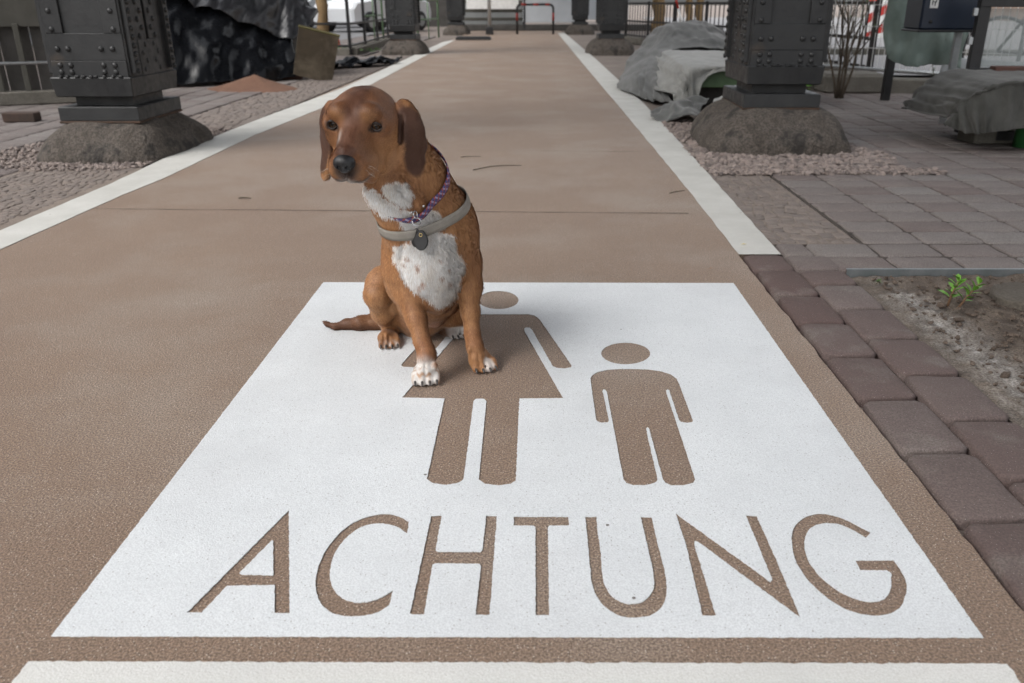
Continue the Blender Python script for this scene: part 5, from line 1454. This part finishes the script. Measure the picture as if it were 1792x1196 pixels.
mesh_fence((4.75, 8.3), (7.3, 7.6), 1.5, 'white wire mesh fence panel behind the framed glass panel at the right edge', 'wire mesh fence panels')
# kerb beneath the fence, pale road beyond
mb = MB(); mb.box((0, 0, .06), (6.2, .22, .16), .015); o = mb.build('kerb', m_conc, loc=(5.2, 8.35, 0)); o.rotation_euler.z = R(-22); tag(o, 'low weathered kerb under the wire mesh fence on the right', 'kerb')
mb = MB(); mb.box((0, 0, .09), (.62, .5, .2), .03); tag(mb.build('kerb_stone', m_conc, loc=(*G(1480, 160), 0)), 'rough stone block at the foot of the bare shrub', 'stone')
tag(mesh_obj('road', [(3.6, 11.2, .004), (30, 9.2, .004), (60, 60, .004), (7, 60, .004)], [(0, 1, 2, 3)], m_road), kind='structure')
tag(mesh_obj('road', [(-60, 24, .004), (-5.0, 19, .004), (-4.4, 60, .004), (-60, 60, .004)], [(0, 1, 2, 3)], m_road), kind='structure')
mb = MB(); mb.box((0, 0, .05), (9, .3, .1), .01); o = mb.build('road_kerb', m_beige, loc=(8.2, 15.5, 0)); o.rotation_euler.z = R(-8); tag(o, 'long pale sandy kerb across the road behind the wire mesh fence', 'kerb')
def post(px, py, h, lab, w=.07, Y=None):
    x, y = G(px, py); mb = MB(); mb.box((0, 0, h / 2), (w, w, h), .004); o = mb.build('post', m_black, loc=(x, y, 0)); return tag(o, lab, 'post')
post(1548, 176, 1.15, 'black square post in front of the mesh fence, below the green sheet')
# warning board with red and white diagonal stripes
def warn():
    x, y = G(1524, 92); root = empty('warning_board', (x, y, 0), R(-6)); tag(root, 'red and white diagonally striped warning board standing beyond the mesh fence', 'warning board')
    w, z0, z1 = .34, .26, 1.35
    MB().box((0, .012, (z0 + z1) / 2), (w, .02, z1 - z0), .003).build('board', m_whitep, root)
    k = 0; z = z0 - .1
    while z < z1:
        pts = [(-w / 2, z), (w / 2, z + .20), (w / 2, z + .36), (-w / 2, z + .16)]
        pts = [(px_, min(max(pz, z0), z1)) for px_, pz in pts]
        mesh_obj('stripe', [(px_, -.0012, pz) for px_, pz in pts] + [(px_, .0005, pz) for px_, pz in pts], [(0, 1, 2, 3), (7, 6, 5, 4), (0, 4, 5, 1), (2, 6, 7, 3)], m_red, root); z += .33
    MB().box((0, .03, .2), (.06, .04, .4), .004).build('post', m_galv, root); MB().box((0, 0, .05), (.8, .4, .10), .02).build('foot', m_black, root)
warn()
# green sheet hanging from a line
gs = [[(2.95, 7.35, 1.25), (3.14, 7.3, 1.25), (3.35, 7.2, 1.25), (3.51, 7.2, 1.25)],
      [(2.89, 7.35, .95), (3.11, 7.22, .95), (3.35, 7.3, .95), (3.51, 7.2, .95)],
      [(2.87, 7.35, .65), (3.11, 7.25, .62), (3.35, 7.18, .65), (3.51, 7.2, .66)],
      [(2.95, 7.35, .42), (3.11, 7.3, .36), (3.35, 7.25, .38), (3.51, 7.2, .35)]]
o = patch('plastic_sheet', gs, m_greensheet, k=12, fold=.05, fscale=3, ridge=.03, rscale=3, stretch=(2.4, 1, .5), thick=.003, seed=12)
tag(o, 'faded green plastic sheet hanging crumpled left of the navy letter box', 'plastic sheet')
MB().tube([(2.8, 7.35, 1.26), (3.45, 7.2, 1.26)], .012, 6).build('rod', m_black, o)
# navy letter box on a stand
def letter_box():
    c = P(1648, 52, 6.4); root = empty('letter_box', (c.x, c.y, 0), R(-4)); tag(root, 'navy blue steel box with a small white label, mounted right of the green sheet', 'letter box')
    w = .44; MB().box((0, 0, .98), (w, .34, .60), .012).build('housing', m_navy, root)
    MB().box((0, -.005, .672), (w + .02, .36, .016), .004).build('bottom_plate', m_black, root)
    lb = MB().box((-.145, -.173, .86), (.055, .004, .075), .001).build('label', m_whitep, root)
    t_ = MB()
    for (x, z, w_, h_) in ((-.158, .862, .006, .04), (-.150, .882, .012, .005), (-.150, .862, .012, .005), (-.140, .852, .006, .03), (-.134, .874, .006, .03)): t_.box((x, -.1765, z), (w_, .002, h_))
    t_.build('printed_sign', m_black, lb)
    MB().sphere((-.15, -.172, .735), (.012, .006, .012), 8, 6).build('lock', m_black, root)
    MB().box((.17, .12, .335), (.05, .035, .67), .003).build('leg', m_galv, root)
letter_box()
def glass_mat():
    m = bpy.data.materials.new('cloudy plastic pane'); m.use_nodes = True; b = m.node_tree.nodes['Principled BSDF']; b.inputs['Base Color'].default_value = (.36, .40, .40, 1); b.inputs['Roughness'].default_value = .25; b.inputs['Alpha'].default_value = .42; return m
m_pane = glass_mat()
def framed_panel():
    a = P(1705, 105, 5.9); root = empty('framed_panel', (a.x, a.y, 0), R(-8)); tag(root, 'black framed cloudy glass panel at the right edge with a bicycle behind it', 'panel')
    W_ = 1.15
    MB().box((0, 0, .52), (.075, .06, 1.0), .004).build('frame', m_black, root); MB().box((W_, 0, .52), (.06, .06, 1.0), .004).build('frame', m_black, root)
    MB().box((W_ / 2, -.002, .855), (W_ + .07, .066, .05), .004).build('frame', m_black, root); MB().box((W_ / 2, -.002, .42), (W_ + .07, .066, .06), .004).build('frame', m_black, root)
    MB().box((W_ / 2, .01, .637), (W_ - .06, .006, .37)).build('pane', m_pane, root)
    for z in (.62, .80): MB().box((-.055, -.02, z), (.03, .03, .05), .004).build('hinge', m_galv, root)
framed_panel()
# pale low sheet below the green one
o = patch('plastic_sheet', [[(3.55, 7.62, .42), (3.95, 7.55, .40), (4.5, 7.35, .38)], [(3.52, 7.62, .25), (3.95, 7.5, .24), (4.5, 7.3, .22)], [(3.5, 7.6, .10), (3.95, 7.45, .08), (4.5, 7.25, .06)]], nmat('white film', (.42, .44, .45), (.36, .38, .39), vscale=3, rough=.6), k=8, fold=.02, fscale=3, thick=.003, seed=3)
tag(o, 'pale grey plastic film stretched low behind the blanket-covered table on the right', 'plastic sheet')
def bicycle():
    c = P(1765, 72, 9.2); root = empty('bicycle', (c.x - .1, c.y, .05), R(-14)); tag(root, 'bicycle parked behind the cloudy panel at the right edge', 'bicycle')
    def wheel(x):
        t_ = MB(); t_.tube([(x + .33 * math.cos(a * R(10)), 0, .34 + .33 * math.sin(a * R(10))) for a in range(37)], .018, 6, False); w_ = t_.build('wheel', m_black, root)
        s_ = MB()
        for a in range(14): s_.tube([(x, 0, .34), (x + .32 * math.cos(a * .449), 0, .34 + .32 * math.sin(a * .449))], .0016, 4, False)
        s_.build('spokes', m_galv, w_)
    wheel(0); wheel(1.05)
    f = MB(); A, B, C_, D_ = Vector((0, 0, .34)), Vector((.43, 0, .30)), Vector((.30, 0, .82)), Vector((.85, 0, .80))
    for p, q in ((A, B), (A, C_), (B, C_), (C_, D_), (B, D_), (D_, Vector((1.05, 0, .34))), (D_, Vector((.82, 0, .98))), (C_, Vector((.27, 0, .94)))): f.tube([p, q], .016, 8)
    f.build('bicycle_frame', m_black, root)
    MB().tube([(.80, -.26, .98), (.84, 0, 1.0), (.80, .26, .98)], .013, 8).build('handlebar', m_black, root)
    MB().sphere((.27, 0, .96), (.13, .07, .035), 12, 6).build('saddle', m_black, root)
    MB().tube([(.43, -.03, .30), (.43, .03, .30)], .09, 16).build('crank', m_black, root)
bicycle()
# ---------------- right: table with felt blanket
def table():
    root = empty('table', (3.45, 5.55, 0)); tag(root, 'green-legged low table hidden under a dark felt blanket at the right edge', 'table')
    MB().box((0, 0, .365), (1.30, .74, .05), .008).build('tabletop', m_gpaint, root)
    for x, y in ((-.35, -.16), (.5, -.16), (-.35, .25), (.5, .25)): MB().tube([(x, y, 0), (x, y, .36)], .05, 14).build('leg', nmat('green enamel', (.03, .12, .035), (.04, .14, .045), vscale=6, rough=.35), root)
    MB().box((.1, .0, .05), (1.1, .06, .06), .004).build('crossbar', m_black, root)
table()
fx = (3.0, 3.25, 3.5, 3.75, 4.0, 4.3)
def frow(a3, y, zs): return list(a3) + [(x, y, z) for x, z in zip(fx, zs)]
fl = [frow([(2.51, 5.24, .150), (2.65, 5.14, .120), (2.76, 5.12, .135)], 5.12, (.16, .14, .165, .14, .16, .15)),
      frow([(2.56, 5.27, .21), (2.60, 5.16, .23), (2.78, 5.13, .26)], 5.13, (.27, .265, .27, .26, .27, .27)),
      frow([(2.55, 5.33, .195), (2.61, 5.22, .30), (2.78, 5.15, .385)], 5.135, (.392, .394, .392, .394, .392, .392)),
      frow([(2.55, 5.38, .19), (2.62, 5.27, .315), (2.77, 5.19, .418)], 5.165, (.428, .430, .428, .430, .428, .428)),
      frow([(2.55, 5.60, .18), (2.62, 5.58, .31), (2.76, 5.55, .425)], 5.50, (.43, .432, .43, .43, .43, .43)),
      frow([(2.56, 5.90, .18), (2.62, 5.90, .31), (2.76, 5.90, .425)], 5.88, (.43, .432, .43, .43, .43, .43)),
      frow([(2.59, 5.99, .16), (2.64, 6.02, .20), (2.78, 6.03, .25)], 6.03, (.25, .25, .25, .25, .25, .25))]
m_felt_brown = nmat('mottled grey felt', (.045, .045, .040), (.088, .087, .080), vscale=7, vdet=9, rough=1, bump=.003, bscale=110, grain=(.055, .055, .05), gscale=170, gmix=.6, sheen=.2)
o = patch('blanket', fl, m_felt_brown, k=12, fold=.008, fscale=7, stretch=(1.8, 1, .6), thick=.006, seed=14, pleat=.034, pfreq=2.6)
tag(o, 'mottled dark grey felt blanket draped over the low table at the right edge', 'blanket', 'grey blankets')
brick(P(1770, 122, 5.75).x, 5.75, R(-8), 'red brick lying on top of the blanket-covered table', z=.418, d=(.24, .115, .05))
mb = MB(); mb.box((0, 0, .06), (.28, .2, .13), .012); o = mb.build('stone_block', m_conc, loc=(2.98, 5.62, 0)); o.rotation_euler.z = R(8); tag(o, 'pale stone block under the blanket-covered table', 'stone block')
# potted sprig
def sprig(x, y, z, lab, n=9, h=.12, seed=0, mat=None, big=1.0, stems=2, name='sprout', cat='plant'):
    rr = random.Random(seed); root = empty(name, (x, y, z)); tag(root, lab, cat); st_ = MB(); lv = MB()
    for s_ in range(stems):
        a = s_ * 2.6 + rr.uniform(-.3, .3) + .2; lean = Vector((math.cos(a) * .35, math.sin(a) * .15, 1)).normalized(); hh = h * rr.uniform(.85, 1.1)
        st_.tube([Vector((.008 * math.cos(a), .008 * math.sin(a), 0)), lean * hh * .5, lean * hh], [.0028 * big, .0022 * big, .0012 * big], 6)
        for i in range(n):
            t = .30 + .70 * i / (n - 1); p = lean * hh * t; az_ = i * 2.4; up = .25 + .75 * t
            d = Vector((math.cos(az_), math.sin(az_), up)).normalized(); L_ = .034 * big * (1 - .25 * t) * rr.uniform(.8, 1.15); w_ = L_ * .21
            sd_ = d.cross(Vector((0, 0, 1))).normalized(); nn_ = sd_.cross(d)
            c0 = p; V_ = [c0, c0 + d * L_ * .3 + sd_ * w_ * .8 + nn_ * w_ * .25, c0 + d * L_ * .65 + sd_ * w_ + nn_ * w_ * .2 - Vector((0, 0, L_ * .03)), c0 + d * L_ - Vector((0, 0, L_ * .12)), c0 + d * L_ * .65 - sd_ * w_ + nn_ * w_ * .2 - Vector((0, 0, L_ * .03)), c0 + d * L_ * .3 - sd_ * w_ * .8 + nn_ * w_ * .25, c0 + d * L_ * .3 - nn_ * w_ * .1, c0 + d * L_ * .65 - nn_ * w_ * .1]
            lv.add(V_, [(0, 1, 6), (1, 2, 7, 6), (2, 3, 7), (3, 4, 7), (4, 5, 6, 7), (5, 0, 6)], True)
    st_.build('stem', nmat('sprout stem', (.16, .09, .05), rough=.7) if name == 'sprout' else m_bark, root); lv.build('leaves', mat or m_leaf, root)
    return root
sprig(*G(1640, 168), .0, 'small leafy green plant growing in front of the pale film, left of the table', n=16, h=.36, seed=5, mat=m_leafd, big=1.6, stems=3, name='plant')
sprig(*G(1654, 536), .0, 'small bright green sprout growing in the soil bed', n=13, h=.085, seed=3, stems=1, big=1.45)
sprig(G(1672, 540)[0], G(1672, 540)[1], .0, 'second bright green sprout, leaning right in the soil bed', n=13, h=.090, seed=8, stems=1, big=1.45).rotation_euler = (0, R(22), R(10))
sprig(*G(1537, 498), .0, 'tiny green weed beside the metal strip in the soil bed', n=5, h=.012, seed=6, mat=m_leafd, big=.5, stems=2, name='weed')
# stone at the right of the soil bed
V = []; F = []; nu, nv = 36, 12
for j in range(nv + 1):
    t = j / nv
    for i in range(nu):
        a = 2 * math.pi * i / nu; r_ = (abs(math.cos(a)) ** 3 + abs(math.sin(a)) ** 3) ** (-1 / 3) * (1 - .25 * max(0, t - .5) ** 2 * 4)
        V.append((.17 * r_ * math.cos(a) * (1 + .06 * fbm((math.cos(a), math.sin(a), t), 3)),   .12 * r_ * math.sin(a) * (1 + .06 * fbm((math.cos(a), math.sin(a), t), 3)), .040 * math.sin(t * math.pi / 2) - .015 + .008 * fbm((math.cos(a) * r_, math.sin(a), t), 4)))
for j in range(nv):
    for i in range(nu): k = (i + 1) % nu; F.append((j * nu + i, j * nu + k, (j + 1) * nu + k, (j + 1) * nu + i))
F.append(tuple(nv * nu + i for i in range(nu)))
o = mesh_obj('stone', V, F, nmat('soil stained stone', (.12, .105, .085), (.085, .072, .058), vscale=9, rough=.95, bump=.006, bscale=60, grain=(.05, .042, .034), gscale=150, gmix=.6), smooth=True, loc=(G(1790, 520)[0] + .06, G(1790, 530)[1], 0)); o.rotation_euler.z = R(-20); tag(o, 'flat grey stone at the right edge of the soil bed, behind the sprouts', 'stone')
# twigs and leaves on the path
def twig(p0, p1, bend, r_, lab):
    a = Vector((*G(*p0), .004)); b = Vector((*G(*p1), .004)); m = a.lerp(b, .35) + Vector((0, bend, .002)); m2 = a.lerp(b, .7) + Vector((0, bend * .8, .001))
    mb = MB(); mb.tube([Vector(), m - a, m2 - a, b - a], [r_, r_, r_ * .8, r_ * .5], 6); o = mb.build('twig', m_bark, loc=a + Vector((0, 0, r_))); return tag(o, lab, 'twig', 'twigs on the path')
twig((828, 300), (912, 292), .05, .003, 'long bent twig lying on the path right of the dog')
twig((806, 277), (842, 276), .0, .0024, 'short twig just behind the long bent one on the path')
twig((1172, 341), (1198, 336), .0, .003, 'tiny twig near the right white line')
twig((418, 350), (440, 350), .0, .004, 'short dark stick on the left side of the path')
lf = mesh_obj('fallen_leaf', [(-.012, 0, .001), (0, -.006, .004), (.013, 0, .002), (0, .007, .003)], [(0, 1, 2, 3)], nmat('yellow leaf', (.62, .48, .12), rough=.7), loc=(*G(1301, 431), .006)); tag(lf, 'tiny yellow leaf on the end of the right white line', 'leaf')
lf = mesh_obj('fallen_leaf', [(-.012, 0, .001), (0, -.006, .005), (.011, 0, .004), (0, .007, .002)], [(0, 1, 2, 3)], nmat('brown leaf', (.30, .13, .04), rough=.7), loc=(*G(1244, 473), .004)); tag(lf, 'tiny brown leaf on the path beside the top right corner of the white square', 'leaf')

# ---------------- town houses along the street on both sides (their lower edges show between the fences)
m_fac1 = nmat('rendered facade', (.30, .28, .25), (.25, .235, .21), vscale=.6, rough=.9); m_fac2 = nmat('brown brick facade', (.17, .12, .095), (.13, .095, .075), vscale=.8, rough=.9)
m_win = nmat('window glass', (.03, .035, .04), rough=.1); m_fr = nmat('window frame', (.5, .5, .48), rough=.6); m_roof = nmat('roof tiles', (.12, .07, .055), rough=.8)
def house(x, y, L_, rz, mat, lab, h=10.5):
    root = empty('town_house', (x, y, 0), rz); tag(root, lab, 'house', 'town houses along the street')
    MB().box((0, 3, h / 2), (L_, 6, h), .02).build('wall', mat, root); MB().box((0, 3, h + .5), (L_ + .3, 6.6, 1.0), .3).build('roof', m_roof, root)
    n = int(L_ / 3)
    for f in range(3):
        for i in range(n):
            wx = -L_ / 2 + (i + .5) * L_ / n; z = 1.9 + f * 3.1
            o = MB().box((wx, -.03, z), (1.35, .08, 1.9), .02).build('window', m_fr, root); MB().box((wx, -.075, z), (1.15, .02, 1.7)).build('pane', m_win, o)
    MB().box((0, -.06, .35), (L_, .12, .7), .02).build('plinth', m_conc, root)
hs_ = [(-22, -12, R(-90)), (-22, 7, R(-90)), (-22, 26, R(-90)), (-23, 45, R(-90)), (30, -12, R(90)), (30, 7, R(90)), (30, 26, R(90)), (31, 45, R(90))]
names_ = ['nearest town house on the left, beside the camera', 'brown brick house on the left, behind the dark board fence', 'pale town house on the left, behind the parked cars', 'farthest town house on the left, beyond the parked cars', 'nearest town house on the right, beside the camera', 'brown brick house on the right, across the road behind the mesh fence', 'pale town house on the right, behind the wrapped trunks', 'farthest town house on the right, beyond the wrapped trunks']
for i, (x, y, rz) in enumerate(hs_): house(x, y, 18.6, rz, (m_fac1, m_fac2)[i % 2], names_[i])
# ------------------------------------------------------------------ viaduct deck carried by the girders (above the frame)
m_deck = nmat('sooty steel deck', (.10, .10, .10), (.07, .07, .07), vscale=2, rough=.8)
mb = MB(); mb.box((-.62, 17, 5.34), (5.1, 56, .22), .01)
y = -10
while y < 44: mb.box((-.52, y, 5.08), (3.5, .16, .30)); y += 2.1
tag(mb.build('viaduct_deck', m_deck), 'steel and concrete deck of the elevated railway high above the path', 'deck')
